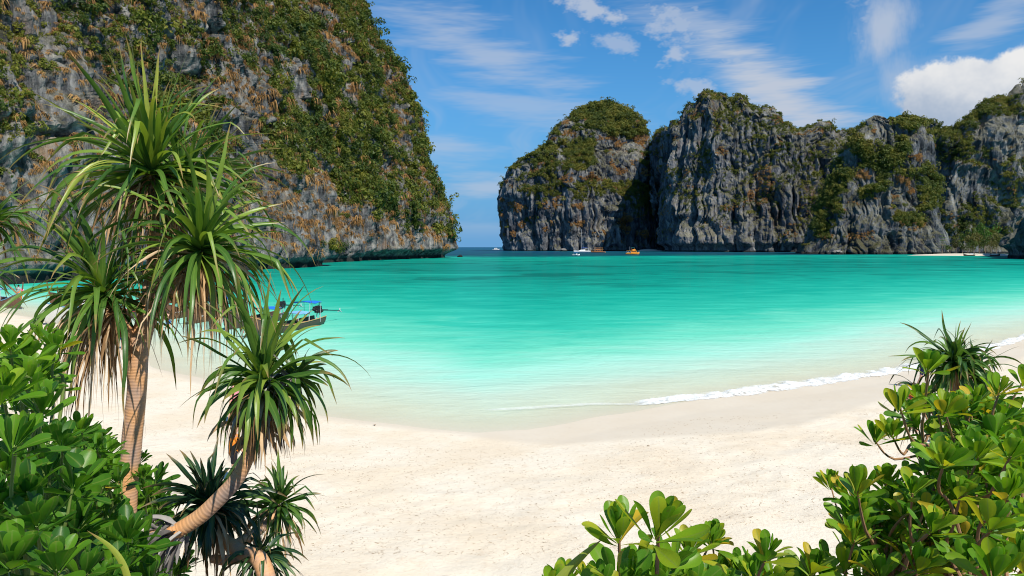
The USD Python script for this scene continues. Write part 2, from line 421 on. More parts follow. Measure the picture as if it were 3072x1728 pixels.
def strip(path, ztop, setback, nz, sc, seed, back=120., step=None, undercut=None, damp_top=True, radial=False):
    """A cliff: path is its foot in plan (the rock on its left hand), ztop(s) its height, setback(t, s) how far the face has leant back at t of the height.
    Returns the grid of points (rows upwards) with a top that runs back and a rear face."""
    C = catmull(path, 3000)
    L = np.r_[0, np.cumsum(np.linalg.norm(np.diff(C, axis=0), axis=1))]
    s, out = 0.0, []
    while s < L[-1]:
        out.append(s)
        p = [np.interp(s, L, C[:, k]) for k in (0, 1)]
        s += step * math.hypot(*p)
    s = np.array(out)
    P = np.stack([np.interp(s, L, C[:, k]) for k in (0, 1)], 1)
    T = np.gradient(P, axis=0)
    n = np.stack([-T[:, 1], T[:, 0]], 1); n /= np.linalg.norm(n, axis=1, keepdims=True)
    k = max(3, len(s) // 40); ker = np.hanning(2 * k + 1); ker /= ker.sum()
    n = np.stack([np.convolve(np.pad(n[:, i], k, mode='edge'), ker, 'valid') for i in (0, 1)], 1); n /= np.linalg.norm(n, axis=1, keepdims=True)
    u = s / L[-1]
    zt = ztop(P, u)
    if radial:
        S3 = np.stack([s, 0 * s, 0 * s], 1)
        zt = zt + ((fbm(S3 / 22, 3, seed + 50) - .5) * 26 + (np.abs(noise(S3 / 7.0, seed + 51) - .5) - .25) * 14) * sstep(zt, 20, 60)
    t = np.linspace(0, 1, nz)
    z = -3 + (zt[None] + 3) * t[:, None]
    off = setback(t[:, None], u[None], zt[None])
    away = P / np.linalg.norm(P, axis=1, keepdims=True) if radial else n
    V = np.zeros((nz, len(s), 3))
    V[..., :2] = P[None] + away[None] * off[..., None]
    V[..., 2] = z
    D = relief(V, sc, seed)
    D = D * (.35 + .65 * sstep(V[..., 2], 1 * sc, 8 * sc))
    if damp_top: D = D * (1 - .55 * sstep(t, .93, 1))[:, None]
    if undercut is not None: D -= undercut(V, u[None])
    V[..., :2] -= n[None] * D[..., None]
    V[..., 2] += np.where(t[:, None] > .02, (fbm(V / (5 * sc), 3, seed + 20) - .5) * 4 * sc * t[:, None], 0)
    rows = []
    for kk, (b, dz) in enumerate(((.02, .5), (.06, .8), (.15, -2), (.4, -12), (.75, -35), (1.0, -1e9))):
        R = V[-1].copy()
        R[:, :2] += away * back * b
        R[:, 2] = np.maximum(R[:, 2] + dz * sc + (fbm(R / (9 * sc), 3, seed + 30) - .5) * 7 * sc * min(b * 8, 1), -3) if dz > -1e8 else -3
        rows.append(R)
    return np.concatenate([V, np.stack(rows)], 0)


def loft(levels, yc, depth, nt, nz, sc, seed, front=1.0, phi0=0.0):
    """A free-standing rock: levels = (row in the photograph, left edge, right edge); every level is an oval as deep as DEPTH times its width."""
    lv = np.array(sorted(levels, key=lambda a: -a[0]), float)
    zz = CAMZ + (HZ - lv[:, 0] / 3) / F * yc
    xl, xr = (lv[:, 1] / 3 - 512) / F * yc, (lv[:, 2] / 3 - 512) / F * yc
    zz[0] = -3
    q = np.linspace(0, 1, nz) ** .9
    z = zz[0] + (zz[-1] - zz[0]) * (1 - (1 - np.linspace(0, 1, nz)) ** 1.15)
    a, c = np.interp(z, zz, (xr - xl) / 2), np.interp(z, zz, (xr + xl) / 2)
    ker = np.hanning(9); ker /= ker.sum()
    sm = lambda q: np.convolve(np.pad(q, 4, mode='edge'), ker, 'valid')
    a, c = sm(a), sm(c)
    a[-1] = .02
    b = a * depth * (.75 + .5 * a / a.max())
    th = np.linspace(0, 2 * np.pi, nt + 1) + phi0
    e = 2 / 2.5
    cx, sx = np.cos(th), np.sin(th)
    ex, ey = np.sign(cx) * np.abs(cx) ** e, np.sign(sx) * np.abs(sx) ** e
    V = np.zeros((nz, nt + 1, 3))
    V[..., 0] = c[:, None] + a[:, None] * ex
    V[..., 1] = yc + (front - 1) * 0 + b[:, None] * ey + a.max() * depth * .55
    V[..., 2] = z[:, None]
    nrm = np.stack([cx, sx], -1)
    D = relief(V, sc, seed) * np.clip(a / (10 * sc), 0, 1)[:, None]
    D[:, -1] = D[:, 0]
    side = .45 + .55 * np.abs(sx)                       # keep the outline close to its place
    V[..., :2] += nrm[None] * (D * side[None])[..., None]
    dz = (fbm(V / (6 * sc), 3, seed + 20) - .5) * 5 * sc * np.linspace(0, 1, nz)[:, None]
    dz[:, -1] = dz[:, 0]
    V[..., 2] += dz
    return V


def grid_normals(V):
    a, b = np.gradient(V, axis=0), np.gradient(V, axis=1)
    n = np.cross(b, a)
    return n / (np.linalg.norm(n, axis=-1, keepdims=True) + 1e-9)


# plants on the rock: a few leafy tufts, set thousands of times
def leaf_material(name, stops, rough=.55, trans=.35, spec=.3):
    g = Graph()
    r = g.add('object_info', 'random')
    isl = g.add('geometry', 'random_per_island')
    pos = g.add('geometry', 'position')
    n = g.noise(pos, .05, 4., .6)
    v = g.math('multiply_add', r, .45, g.math('multiply_add', isl, .2, g.math('multiply_add', n, 1.7, -.72)), clamp=True)
    col = g.ramp(v, stops)
    p = g.add('principled_bsdf', 'BSDF', base_color=col, roughness=rough, specular_ior_level=spec)
    t = g.add('translucent_bsdf', 'BSDF', color=col)
    return g.make(name, g.add('mix_closure', 'closure', fac=trans, closure1=p, closure2=t))


def leaf_cloud(seed, n, lobes=5, flat=.8, size=.16):
    """A shrub seen from afar: leaves spread through several lobes, about one metre in radius."""
    rng = np.random.default_rng(seed)
    cen = rng.normal(size=(lobes, 3)) * np.array([.42, .42, .26]); rad = rng.uniform(.35, .62, lobes)
    V, Fc = [], []
    for i in range(n):
        k = rng.integers(lobes)
        d = rng.normal(size=3); d /= np.linalg.norm(d)
        p = cen[k] + d * rad[k] * rng.uniform(.55, 1.05) ** .5 * np.array([1, 1, flat])
        nrm = d + rng.normal(size=3) * .55 + np.array([0, 0, .35]); nrm /= np.linalg.norm(nrm)
        a = np.cross(nrm, rng.normal(size=3)); a /= np.linalg.norm(a); b = np.cross(nrm, a)
        s = size * rng.uniform(.6, 1.35)
        o = len(V)
        V += [p - a * s, p + b * s * .55 + nrm * s * .15, p + a * s, p - b * s * .55 + nrm * s * .15]
        Fc += [[o, o + 1, o + 2], [o, o + 2, o + 3]]
    return np.array(V), np.array(Fc)


def tuft(seed, n=46, droop=1.0):
    """Dry grass hanging over a ledge."""
    rng = np.random.default_rng(seed)
    V, Fc = [], []
    for i in range(n):
        a = rng.uniform(0, 2 * np.pi); o3 = np.array([math.cos(a), math.sin(a), 0])
        base = rng.normal(size=3) * np.array([.25, .25, .08]); L = rng.uniform(.5, 1.0)
        sd = np.array([-o3[1], o3[0], 0]) * rng.uniform(.035, .07)
        pts = [base + o3 * L * t ** .8 * .55 + np.array([0, 0, L * (t * .7 - droop * 1.7 * t * t)]) for t in (0, .35, .7, 1.)]
        o = len(V)
        for k, p in enumerate(pts):
            w = (1, .9, .6, .1)[k]
            V += [p - sd * w, p + sd * w]
        for k in range(3): Fc += [[o + 2 * k, o + 2 * k + 1, o + 2 * k + 3], [o + 2 * k, o + 2 * k + 3, o + 2 * k + 2]]
    return np.array(V), np.array(Fc)


GREEN = [(0., (.030, .058, .012)), (.25, (.070, .105, .014)), (.5, (.145, .160, .018)), (.75, (.21, .20, .026)), (1., (.25, .18, .04))]
GREEN_FAR = [(0., (.050, .080, .016)), (.3, (.11, .135, .020)), (.6, (.20, .19, .028)), (1., (.28, .20, .045))]
STRAW = [(0., (.24, .13, .05)), (.5, (.42, .235, .09)), (1., (.50, .33, .14))]
M_bush = leaf_material('cliff_shrub_look', GREEN)
M_bush_far = leaf_material('far_shrub_look', GREEN_FAR)
M_straw = leaf_material('dry_grass_look', STRAW, rough=.8, trans=.3, spec=.1)


def scatter(name, label, pos, scale, seed, protos, mat, squash=None, tilt=.25):
    rng = np.random.default_rng(seed)
    pi = UsdGeom.PointInstancer.Define(stage, '/World/' + numbered('/World', name))
    path = str(pi.GetPath())
    for k, pr in enumerate(protos):
        m = usdkit.mesh(stage, f'{path}/shape_{k + 1:03d}', pr, mat)
        pi.CreatePrototypesRel().AddTarget(m.GetPath())
    n = len(pos)
    pi.CreateProtoIndicesAttr(Vt.IntArray.FromNumpy(rng.integers(0, len(protos), n).astype(np.int32)))
    pi.CreatePositionsAttr(Vt.Vec3fArray.FromNumpy(np.asarray(pos, np.float32)))
    sc = np.asarray(scale, float)[:, None] * rng.uniform(.8, 1.25, (n, 3))
    pi.CreateScalesAttr(Vt.Vec3fArray.FromNumpy(sc.astype(np.float32)))
    yaw, tx, ty = rng.uniform(0, 2 * np.pi, n), rng.normal(size=n) * tilt, rng.normal(size=n) * tilt
    q = np.stack([np.cos(yaw / 2), tx / 2, ty / 2, np.sin(yaw / 2)], 1); q /= np.linalg.norm(q, axis=1, keepdims=True)
    pi.CreateOrientationsAttr(Vt.QuathArray([Gf.Quath(float(a), float(b), float(c), float(d)) for a, b, c, d in q]))
    return tag(pi, label, kind='stuff')


BUSH = [leaf_cloud(s, 95, size=.19) for s in (1, 2, 3, 4)]
TUFT = [tuft(s) for s in (5, 6, 7)]


def plant(V, count, weight, seed):
    """count points on the grid V, chosen by area times weight(point, normal); returns points and normals."""
    N = grid_normals(V)
    C = (V[:-1, :-1] + V[1:, 1:] + V[1:, :-1] + V[:-1, 1:]) / 4
    A = np.linalg.norm(np.cross(V[1:, :-1] - V[:-1, :-1], V[:-1, 1:] - V[:-1, :-1]), axis=-1)
    n = N[:-1, :-1]
    view = np.linalg.norm(C - np.array([0, 0, CAMZ]), axis=-1)
    w = A * np.maximum(weight(C, n), 0)
    face = (n * (np.array([0, 0, CAMZ]) - C)).sum(-1) / view
    w = np.where(face < -.35, 0, w).ravel()
    rng = np.random.default_rng(seed)
    if w.sum() <= 0: return np.zeros((0, 3)), np.zeros((0, 3))
    i = rng.choice(len(w), count, p=w / w.sum())
    a, b = rng.random(count), rng.random(count)
    r, c = np.unravel_index(i, A.shape)
    P = V[r, c] * ((1 - a) * (1 - b))[:, None] + V[r + 1, c] * (a * (1 - b))[:, None] + V[r, c + 1] * ((1 - a) * b)[:, None] + V[r + 1, c + 1] * (a * b)[:, None]
    return P, n[r, c]


# -- the great cliff on the left
M_rock_near = rock_material('left_cliff_rock', 1.0, warm=.42, green=.25)
LEFT = [(-150, 60), (-108, 96), (-94, 124), (-84, 175), (-77, 213), (-69, 246), (-70, 262), (-80, 285), (-80, 318), (-70, 360), (-51, 418), (-39.5, 458), (-38.5, 478), (-52, 505), (-110, 560), (-220, 600)]


def left_setback(t, u, zt):
    z = t * zt
    return np.interp(z, [0, 29, 65, 93, 118, 145, 165, 215], [0, 3, 16, 23, 32, 49, 58, 92])


def left_under(V, u):
    z = V[..., 2]
    notch = 5.5 * sstep(z, 6.2, 3.0) * sstep(u, .45, .5)
    return notch + 2.2 * sstep(z, 4.0, 1.5)


Vl = strip(LEFT, lambda P, u: 215 + 0 * u, left_setback, 330, 1.0, 100, back=140, step=.0030, undercut=left_under)
tag(obj('cliff', (Vl.reshape(-1, 3), grid_faces(*Vl.shape[:2])), M_rock_near, smooth=False),
    'towering grey limestone cliff with rusty stains filling the left of the bay', kind='structure')


def where(C, spots):
    """Extra growth round places known from the photograph: (column, row, width, height, amount), for points of the rock."""
    col, row = (C[..., 0] / C[..., 1] * F + 512) * 3, (HZ - (C[..., 2] - CAMZ) / C[..., 1] * F) * 3
    return sum(w * np.exp(-((col - u) / ru) ** 2 - ((row - v) / rv) ** 2) for u, v, ru, rv, w in spots)


LEFT_SPOTS = [(1040, 167, 28, 40, -.3), (1147, 495, 32, 32, -.2), (968, 566, 32, 90, -.3), (1110, 700, 150, 36, -.32), (1200, 626, 22, 50, -.25), (777, 370, 50, 110, -.22), (897, 250, 55, 40, -.18),
              (986, 36, 32, 26, -.22), (1062, 275, 32, 32, -.15), (700, 250, 26, 150, -.15), (610, 60, 14, 60, -.2), (850, 640, 60, 120, -.12),
              (30, 119, 70, 130, .16), (238, 100, 30, 45, .14), (150, 238, 60, 60, .10), (429, 54, 60, 50, .14), (566, 78, 90, 80, .14), (686, 119, 40, 90, .08), (847, 358, 40, 130, .12),
              (940, 400, 90, 130, .06), (1300, 620, 60, 70, .10), (1000, 740, 45, 30, .35), (100, 640, 200, 90, -.25)]
STRAW_SPOTS = [(130, 60, 40, 80, .10), (230, 330, 60, 90, .12), (300, 170, 90, 90, .06), (20, 420, 50, 60, .12), (600, 560, 80, 90, .07), (720, 640, 60, 120, .08), (650, 250, 60, 60, .05), (1020, 625, 60, 20, .12), (110, 640, 130, 70, -.08), (1170, 735, 20, 12, .15),
               (30, 110, 60, 110, -.1)]


def left_green(C, n):
    big = fbm(C / np.array([22, 22, 40]), 3, 70); med = fbm(C / np.array([6, 6, 9]), 3, 71)
    bias = np.interp(C[..., 1], [100, 220, 262, 300, 470], [.02, .02, .03, .085, .075]) + np.interp(C[..., 2], [0, 8, 20, 60, 200], [-.5, -.22, -.03, .0, .05])
    f = .5 + 1.45 * (.55 * big + .45 * med - .5) + .16 * (n[..., 2] - .2) + bias + where(C, LEFT_SPOTS) * 1.25
    return sstep(f, .51, .57) * sstep(n[..., 2], -.45, -.05)


def left_straw(C, n):
    med = fbm(C / np.array([7, 7, 7]), 3, 75); fine = fbm(C / 2.2, 2, 76)
    f = .55 * med + .45 * fine + .22 * (n[..., 2] - .1) + np.interp(C[..., 1], [100, 262, 300, 470], [.085, .075, -.03, -.04]) + np.interp(C[..., 2], [0, 5, 12], [-.4, -.1, 0]) + where(C, STRAW_SPOTS)
    return sstep(f, .50, .58) * sstep(n[..., 2], -.25, .1)


def near_scale(P, lo, hi, seed, px):
    d = np.linalg.norm(P[:, :2], axis=1); r_ = np.random.default_rng(seed)
    return r_.uniform(lo, hi, len(P)) * np.where(r_.random(len(P)) < .10, 1.75, .85) * np.clip(d / 300, .6, 1.2) * px


P, N = plant(Vl, 42000, left_green, 1)
sc = near_scale(P, .9, 2.7, 2, 1.0)
scatter('cliff_shrubs', 'green and olive shrubs clinging to the great left cliff', P + N * sc[:, None] * .25, sc, 3, BUSH, M_bush)
P, N = plant(Vl, 30000, left_straw, 4)
sc = near_scale(P, 1.1, 2.4, 5, 1.0)
scatter('dry_cliff_grass', 'tufts of orange dry grass hanging on the great left cliff', P + N * .1, sc, 6, TUFT, M_straw)

# -- the islands and ridges across the bay
FAR_BASE = ((.020, .023, .030), (.066, .072, .084), (.128, .133, .145), (.29, .28, .265))
M_rock_far = rock_material('far_cliff_rock', 4.0, warm=.30, base=FAR_BASE, green=.45)
M_rock_mid = rock_material('middle_cliff_rock', 3.2, warm=.16, base=FAR_BASE, green=.40)


def far_green(seed, amount, spots):
    def f(C, n):
        big = fbm(C / np.array([70, 70, 60]), 3, seed); med = fbm(C / np.array([17, 17, 20]), 3, seed + 1)
        v = .45 * big + .55 * med + .14 * (n[..., 2] - .25) + amount + where(C, spots)
        return sstep(v, .49, .56) * sstep(n[..., 2], -.35, .0) * sstep(C[..., 2], 6, 18)
    return f


def far_straw(seed, spots):
    def f(C, n):
        v = fbm(C / np.array([20, 20, 16]), 3, seed) - .06 + where(C, spots)
        return sstep(v, .56, .66) * sstep(C[..., 2], 12, 24)
    return f


def dress(V, name_label, seed, ng, ns, amount, size, green, straw, mat=None):
    P, N = plant(V, ng, far_green(seed, amount, green), seed)
    r_ = np.random.default_rng(seed); sc = r_.uniform(.45, 1.0, len(P)) * size * np.where(r_.random(len(P)) < .14, 1.7, .85)
    scatter('hill_shrubs', 'green shrubs and trees covering ' + name_label, P + N * sc[:, None] * .3, sc, seed + 1, BUSH, mat or M_bush_far)
    P, N = plant(V, ns, far_straw(seed + 5, straw), seed + 2)
    sc = np.random.default_rng(seed + 3).uniform(.5, 1.1, len(P)) * size * .7
    scatter('dry_hill_grass', 'patches of dry orange grass on ' + name_label, P + N * .3, sc, seed + 4, TUFT, M_straw)


ISLAND = [(750, 1512, 1976), (700, 1500, 1973), (655, 1494, 1971), (639, 1492, 1970), (593, 1490, 1967), (556, 1499, 1964), (531, 1510, 1963), (506, 1524, 1961), (469, 1561, 1958), (457, 1597, 1957),
          (436, 1632, 1955), (395, 1657, 1949), (361, 1686, 1934), (340, 1708, 1915), (328, 1722, 1905), (310, 1757, 1884), (300, 1795, 1866), (294, 1830, 1848), (292, 1838, 1842)]
Vi = loft(ISLAND, 1300, .62, 760, 300, 2.3, 200, phi0=np.pi / 2)
tag(obj('island', (Vi.reshape(-1, 3), grid_faces(*Vi.shape[:2])), M_rock_mid, smooth=False), 'tall domed limestone island with a green top standing across the water', kind='structure')
dress(Vi, 'the domed island', 210, 10000, 5000, -.07, 4.6,
      [(1850, 345, 140, 70, .10), (1632, 475, 75, 50, .10), (1744, 465, 60, 45, .08), (1835, 566, 130, 20, .20), (1930, 612, 45, 40, .16), (1744, 600, 30, 36, .16), (1648, 572, 24, 12, .2), (1590, 560, 40, 80, .06), (1840, 480, 60, 60, -.2), (1700, 690, 200, 60, -.2)],
      [(1731, 345, 40, 16, .35), (1855, 428, 18, 12, .4), (1615, 515, 20, 12, .35), (1922, 407, 16, 22, .35), (1541, 606, 14, 10, .35), (1839, 564, 18, 6, .35), (1706, 395, 20, 12, .3), (1560, 650, 12, 30, .2)])


def silhouette(points, yfun):
    pts = np.array(points, float)
    def f(P, u):
        col = (P[:, 0] / P[:, 1] * F + 512) * 3
        v = np.interp(col, pts[:, 0], pts[:, 1])
        return (HZ - v / 3) / F * (P[:, 1] * yfun) + CAMZ
    return f


def far_setback(k, flank=0.0):
    return lambda t, u, zt: zt * (k * (.15 + .85 * sstep(u, flank * .6, flank * 1.15)) if flank else k) * np.interp(t, [0, .08, .5, .8, .93, 1], [0, .03, .30, .62, .85, 1.15])


foot = lambda *q: [tuple(((u / 3 - 512) / F * y, y)) for u, y in q]
RIDGE_A = [(1940, 500), (1959, 440), (1980, 409), (2000, 380), (2046, 366), (2052, 345), (2064, 312), (2083, 292), (2124, 281), (2157, 284), (2195, 308), (2228, 312), (2269, 324), (2303, 328), (2341, 353), (2374, 393), (2411, 404),
           (2432, 386), (2486, 379), (2531, 388), (2568, 400), (2620, 410), (2700, 420), (2900, 440)]
Va = strip(foot((1950, 1700), (1978, 1300), (1992, 1090), (2060, 1020), (2200, 985), (2330, 965), (2420, 955), (2520, 955), (2640, 970), (2800, 1010)), silhouette(RIDGE_A, 1.10), far_setback(.30, .40), 230, 2.1, 300, radial=True, back=330, step=.0016,
           undercut=lambda V, u: 9 * sstep(V[..., 2], 14, 6))
tag(obj('mountain_ridge', (Va.reshape(-1, 3), grid_faces(*Va.shape[:2])), M_rock_far, smooth=False), 'long grey ridge of fluted limestone peaks behind the bay', kind='structure')
dress(Va, 'the long grey ridge', 310, 11000, 4500, -.055, 3.9,
      [(2104, 469, 75, 18, .22), (2021, 552, 25, 34, .18), (2079, 593, 45, 32, .16), (2337, 465, 50, 34, .22), (2324, 545, 60, 45, .14), (2241, 616, 65, 32, .16), (2195, 365, 55, 32, .16), (2100, 676, 14, 18, .2), (2158, 668, 12, 16, .25), (2424, 655, 38, 36, .22), (2124, 290, 60, 14, .15), (2480, 386, 60, 10, .2), (2250, 700, 250, 30, -.1)],
      [(2283, 586, 40, 26, .6), (2297, 502, 14, 22, .55), (2292, 545, 18, 34, .55), (2124, 283, 20, 6, .3)])

PEAK = [(763, 2425, 2862), (720, 2455, 2856), (650, 2486, 2850), (560, 2520, 2845), (480, 2548, 2840), (420, 2572, 2836), (395, 2590, 2832), (370, 2612, 2818), (356, 2626, 2790), (345, 2632, 2700), (339, 2648, 2664), (336, 2655, 2657)]
Vp = loft(PEAK, 700, .50, 560, 240, 1.5, 400, phi0=np.pi / 2)
tag(obj('rock_peak', (Vp.reshape(-1, 3), grid_faces(*Vp.shape[:2])), M_rock_far, smooth=False), 'pointed limestone peak with a green left flank rising right of the ridge', kind='structure')
dress(Vp, 'the pointed peak', 410, 7000, 900, -.10, 3.4,
      [(2614, 386, 26, 30, .12), (2572, 440, 22, 40, .18), (2532, 510, 20, 45, .18), (2492, 590, 20, 48, .18), (2457, 670, 28, 40, .26), (2746, 376, 50, 22, .14), (2709, 450, 16, 34, .2), (2718, 660, 52, 22, .26), (2780, 490, 26, 32, .2), (2809, 552, 26, 52, .22), (2630, 560, 30, 15, .15)],
      [(2730, 585, 14, 42, .22), (2655, 345, 12, 8, .3), (2620, 400, 12, 30, .2)])

RIDGE_D = [(2560, 440), (2780, 398), (2833, 392), (2862, 386), (2879, 378), (2904, 361), (2954, 343), (3007, 324), (3045, 291), (3072, 275), (3160, 250), (3300, 330)]
Vd = strip(foot((2560, 1000), (2680, 860), (2770, 780), (2840, 735), (2960, 722), (3100, 725), (3300, 750)), silhouette(RIDGE_D, 1.12), far_setback(.34), 210, 1.6, 500, radial=True, back=200, step=.0017)
tag(obj('mountain_slope', (Vd.reshape(-1, 3), grid_faces(*Vd.shape[:2])), M_rock_far, smooth=False), 'streaked limestone slope climbing out of the picture on the right', kind='structure')
dress(Vd, 'the right hand slope', 510, 9000, 700, -.09, 3.4,
      [(2858, 432, 28, 60, .25), (2904, 440, 18, 46, .2), (2966, 448, 22, 28, .18), (2987, 593, 65, 42, .22), (2925, 655, 75, 42, .2), (2925, 715, 110, 40, .35), (2960, 335, 130, 16, .22), (3050, 560, 40, 60, .15)],
      [(2860, 640, 40, 30, .15)])

Ve = strip(foot((3075, 560), (3020, 480), (2998, 440), (3040, 415), (3200, 380), (3500, 350)), silhouette([(2900, 770), (2985, 765), (2999, 730), (3010, 700), (3026, 676), (3038, 614), (3065, 570), (3150, 520), (3500, 560)], 1.05), far_setback(.28), 130, 1.3, 600, back=120, step=.0026,
           undercut=lambda V, u: 5 * sstep(V[..., 2], 9, 3))
tag(obj('headland', (Ve.reshape(-1, 3), grid_faces(*Ve.shape[:2])), M_rock_far, smooth=False), 'dark rock headland cut off by the right edge of the picture', kind='structure')


# ---------------------------------------------------------------- the small wave breaking on the beach
def foam_material():
    g = Graph()
    pos = g.add('geometry', 'position')
    ac, am = g.add('attribute', 'fac', attribute='across'), g.add('attribute', 'fac', attribute='amount')            # 0 at the sea side, 1 on the sand
    n = g.noise(g.mapping(pos, scale=(1., 1., 1.)), 4.5, 6., .75, .6)
    n2 = g.noise(pos, .35, 2., .5)
    edge = g.math('multiply', g.step(ac, 0.0, .45), g.step(g.math('subtract', 1.0, ac), .0, .22))
    n = g.math('multiply_add', n, 2.4, -.7)
    a = g.math('multiply', g.step(g.math('multiply_add', edge, .75, g.math('multiply_add', n2, .5, n)), .85, 1.75), am)
    dif = g.add('diffuse_bsdf', 'BSDF', color=(.80, .81, .79))
    tr = g.add('transparent_bsdf', 'BSDF', color=(1., 1., 1.))
    return g.make('sea_foam_look', g.add('mix_closure', 'closure', fac=a, closure1=tr, closure2=dif))


M_foam = foam_material()


def foam_strip(name, label, pts, width, height, n=700, amount=.95):
    C = catmull([on_water(u, v)[:2] for u, v in pts], n)
    T = np.gradient(C, axis=0); T /= np.linalg.norm(T, axis=1, keepdims=True)
    N = np.stack([T[:, 1], -T[:, 0]], 1)
    q = np.linspace(0, 1, 12)
    t = np.linspace(0, 1, n)
    w = width * np.interp(t, [0, .08, .35, .8, 1], [.25, .6, 1, .8, .5])
    wob = (fbm(np.stack([C[:, 0] * .9, C[:, 1] * .9, 0 * t], 1), 4, 90) - .5) * .9
    V = np.zeros((12, n, 3))
    V[..., :2] = C[None] + N[None] * ((q[:, None] - .5) * w[None] + wob[None] * w[None] * .5)[..., None]
    P = V.copy(); P[..., 2] = 0
    bump = (fbm(P * 2.2, 3, 91) - .3)
    V[..., 2] = .02 + np.maximum(0, bump) * height * np.sin(np.pi * np.clip(q * 1.05, 0, 1))[:, None] ** 1.3 * np.interp(t, [0, .1, .3, 1], [.3, .8, 1, .7])[None]
    V[..., 2] = np.maximum(V[..., 2], ground_z(V[..., 0], V[..., 1]) + .012)
    tag(obj(name, (V.reshape(-1, 3), grid_faces(12, n)), M_foam, smooth=True, prim={'across': np.repeat(q, n), 'amount': np.tile(amount * sstep(t, 0, .12), 12)}), label, kind='stuff')


foam_strip('wave_foam', 'white foam of the small wave breaking along the right of the beach', ((1880, 1218), (1960, 1208), (2100, 1192), (2300, 1166), (2500, 1139), (2700, 1108), (2900, 1061), (3072, 1012), (3250, 955)), 1.9, .42)
foam_strip('foam_line', 'thin broken line of foam left by the wave in the shallows', ((1440, 1231), (1560, 1226), (1700, 1217), (1800, 1212), (1905, 1214)), .7, .06, 320, .42)

# ---------------------------------------------------------------- far beaches, rocks, trees
M_farsand = plain('far_sand_look', (.62, .54, .42), .95, .1)
M_stone = rock_material('loose_rock_look', .5, warm=.3, base=((.05, .05, .045), (.14, .13, .12), (.24, .22, .20), (.36, .33, .29)), green=0.)


def mound(c, rx, ry, h, seed, nr=26, nt=60, rough=.3):
    r, th = np.linspace(0, 1, nr), np.linspace(0, 2 * np.pi, nt)
    R, T = np.meshgrid(r, th, indexing='ij')
    X_, Y_ = R * np.cos(T) * rx, R * np.sin(T) * ry
    Z_ = h * (1 - R ** 2.2) - .25
    d = 1 + rough * (fbm(np.stack([np.cos(T) * 2, np.sin(T) * 2, R * 2], -1), 3, seed) - .5)
    d[:, -1] = d[:, 0]
    return np.stack([c[0] + X_ * d, c[1] + Y_ * d, Z_ * d], -1).reshape(-1, 3), grid_faces(nr, nt)[:, ::-1]


tag(obj('far_beach', mound(at(2905, 767, 585), 52, 34, 1.9, 1), M_farsand, smooth=True), 'strip of white sand under the trees at the far right', kind='structure')
tag(obj('far_beach', mound(at(1948, 751, 1195), 24, 14, 3.6, 2), M_farsand, smooth=True), 'small bank of pale sand at the foot of the gap beside the domed island', kind='structure')


M_pebble = plain('pebble_look', (.34, .27, .19), .9, .2)


def rock(c, s, seed, label, flat=.6, mat=None):
    m = trimesh.creation.icosphere(4)
    v = np.array(m.vertices)
    v *= (1 + .7 * (fbm(v * 1.3 + seed * 5, 4, seed) - .5) + .5 * (np.abs(noise(v * 2.2 + seed, seed + 1) - .5)))[:, None]
    v[:, 2] *= flat
    t = thing_mesh = obj('rock', (v * s + np.asarray(c) + [0, 0, s * flat * .35], m.faces), mat or M_stone, smooth=False)
    tag(t, label, 'rock')


p = on_water(1380, 771); rock(p, 1.6, 3, 'small dark rock in the sea off the nose of the left cliff')
p = at(1690, 755, 1150); rock((p[0], p[1], 0), 5.5, 4, 'pale boulder at the water line under the domed island')
p = on_water(2512, 763); rock(p, 4.5, 5, 'reddish boulder in the water at the foot of the pointed peak')
p = on_water(1130, 1271); rock((p[0], p[1] - .4, .05), .04, 6, 'lone pebble on the sand near the water, left of the picture centre', mat=M_pebble)
p = on_water(1940, 1352); rock((p[0], p[1] - .3, ground_z(p[0], p[1] - .3)), .04, 7, 'lone pebble on the sand below the end of the wave foam', mat=M_pebble)

M_bark = plain('tree_bark_look', (.16, .125, .095), .9, .2)
M_tree = [leaf_material(f'tree_leaf_look_{k}', st) for k, st in enumerate((
    [(0., (.05, .10, .015)), (.5, (.10, .19, .025)), (1., (.16, .24, .03))], [(0., (.05, .06, .015)), (.5, (.12, .12, .025)), (1., (.20, .16, .04))], [(0., (.03, .06, .012)), (.5, (.07, .11, .018)), (1., (.13, .15, .025))]))]


def tree(c, h, w, seed, kind, label, shape=0):
    t = thing('tree', label, 'tree', c)
    rng = np.random.default_rng(seed)
    lean = rng.normal(size=2) * .05 * h
    obj('trunk', tube(catmull([(0, 0, -.5), (lean[0] * .4, lean[1] * .4, h * .35), (lean[0], lean[1], h * .85)], 10), np.linspace(.028 * h, .008 * h, 10), 7)[0], M_bark, t)
    if shape == 0:
        V, Fc = leaf_cloud(seed, 420, 9, .8, .13)
        V = V * np.array([w / 2.2, w / 2.2, h * .42]) + np.array([lean[0], lean[1], h * .66])
    else:                                                           # tiers of level boughs, like a young sea almond
        Vs, Fs, o = [], [], 0
        for k in range(6):
            v, f = leaf_cloud(seed + k, 80, 5, .35, .17)
            zk = h * (.3 + .13 * k); ww = w * (.62 - .07 * k)
            Vs.append(v * np.array([ww, ww, .9]) + np.array([lean[0] * zk / h, lean[1] * zk / h, zk])); Fs.append(f + o); o += len(v)
        V, Fc = np.vstack(Vs), np.vstack(Fs)
    obj('crown', (V, Fc), M_tree[kind], t, smooth=False)


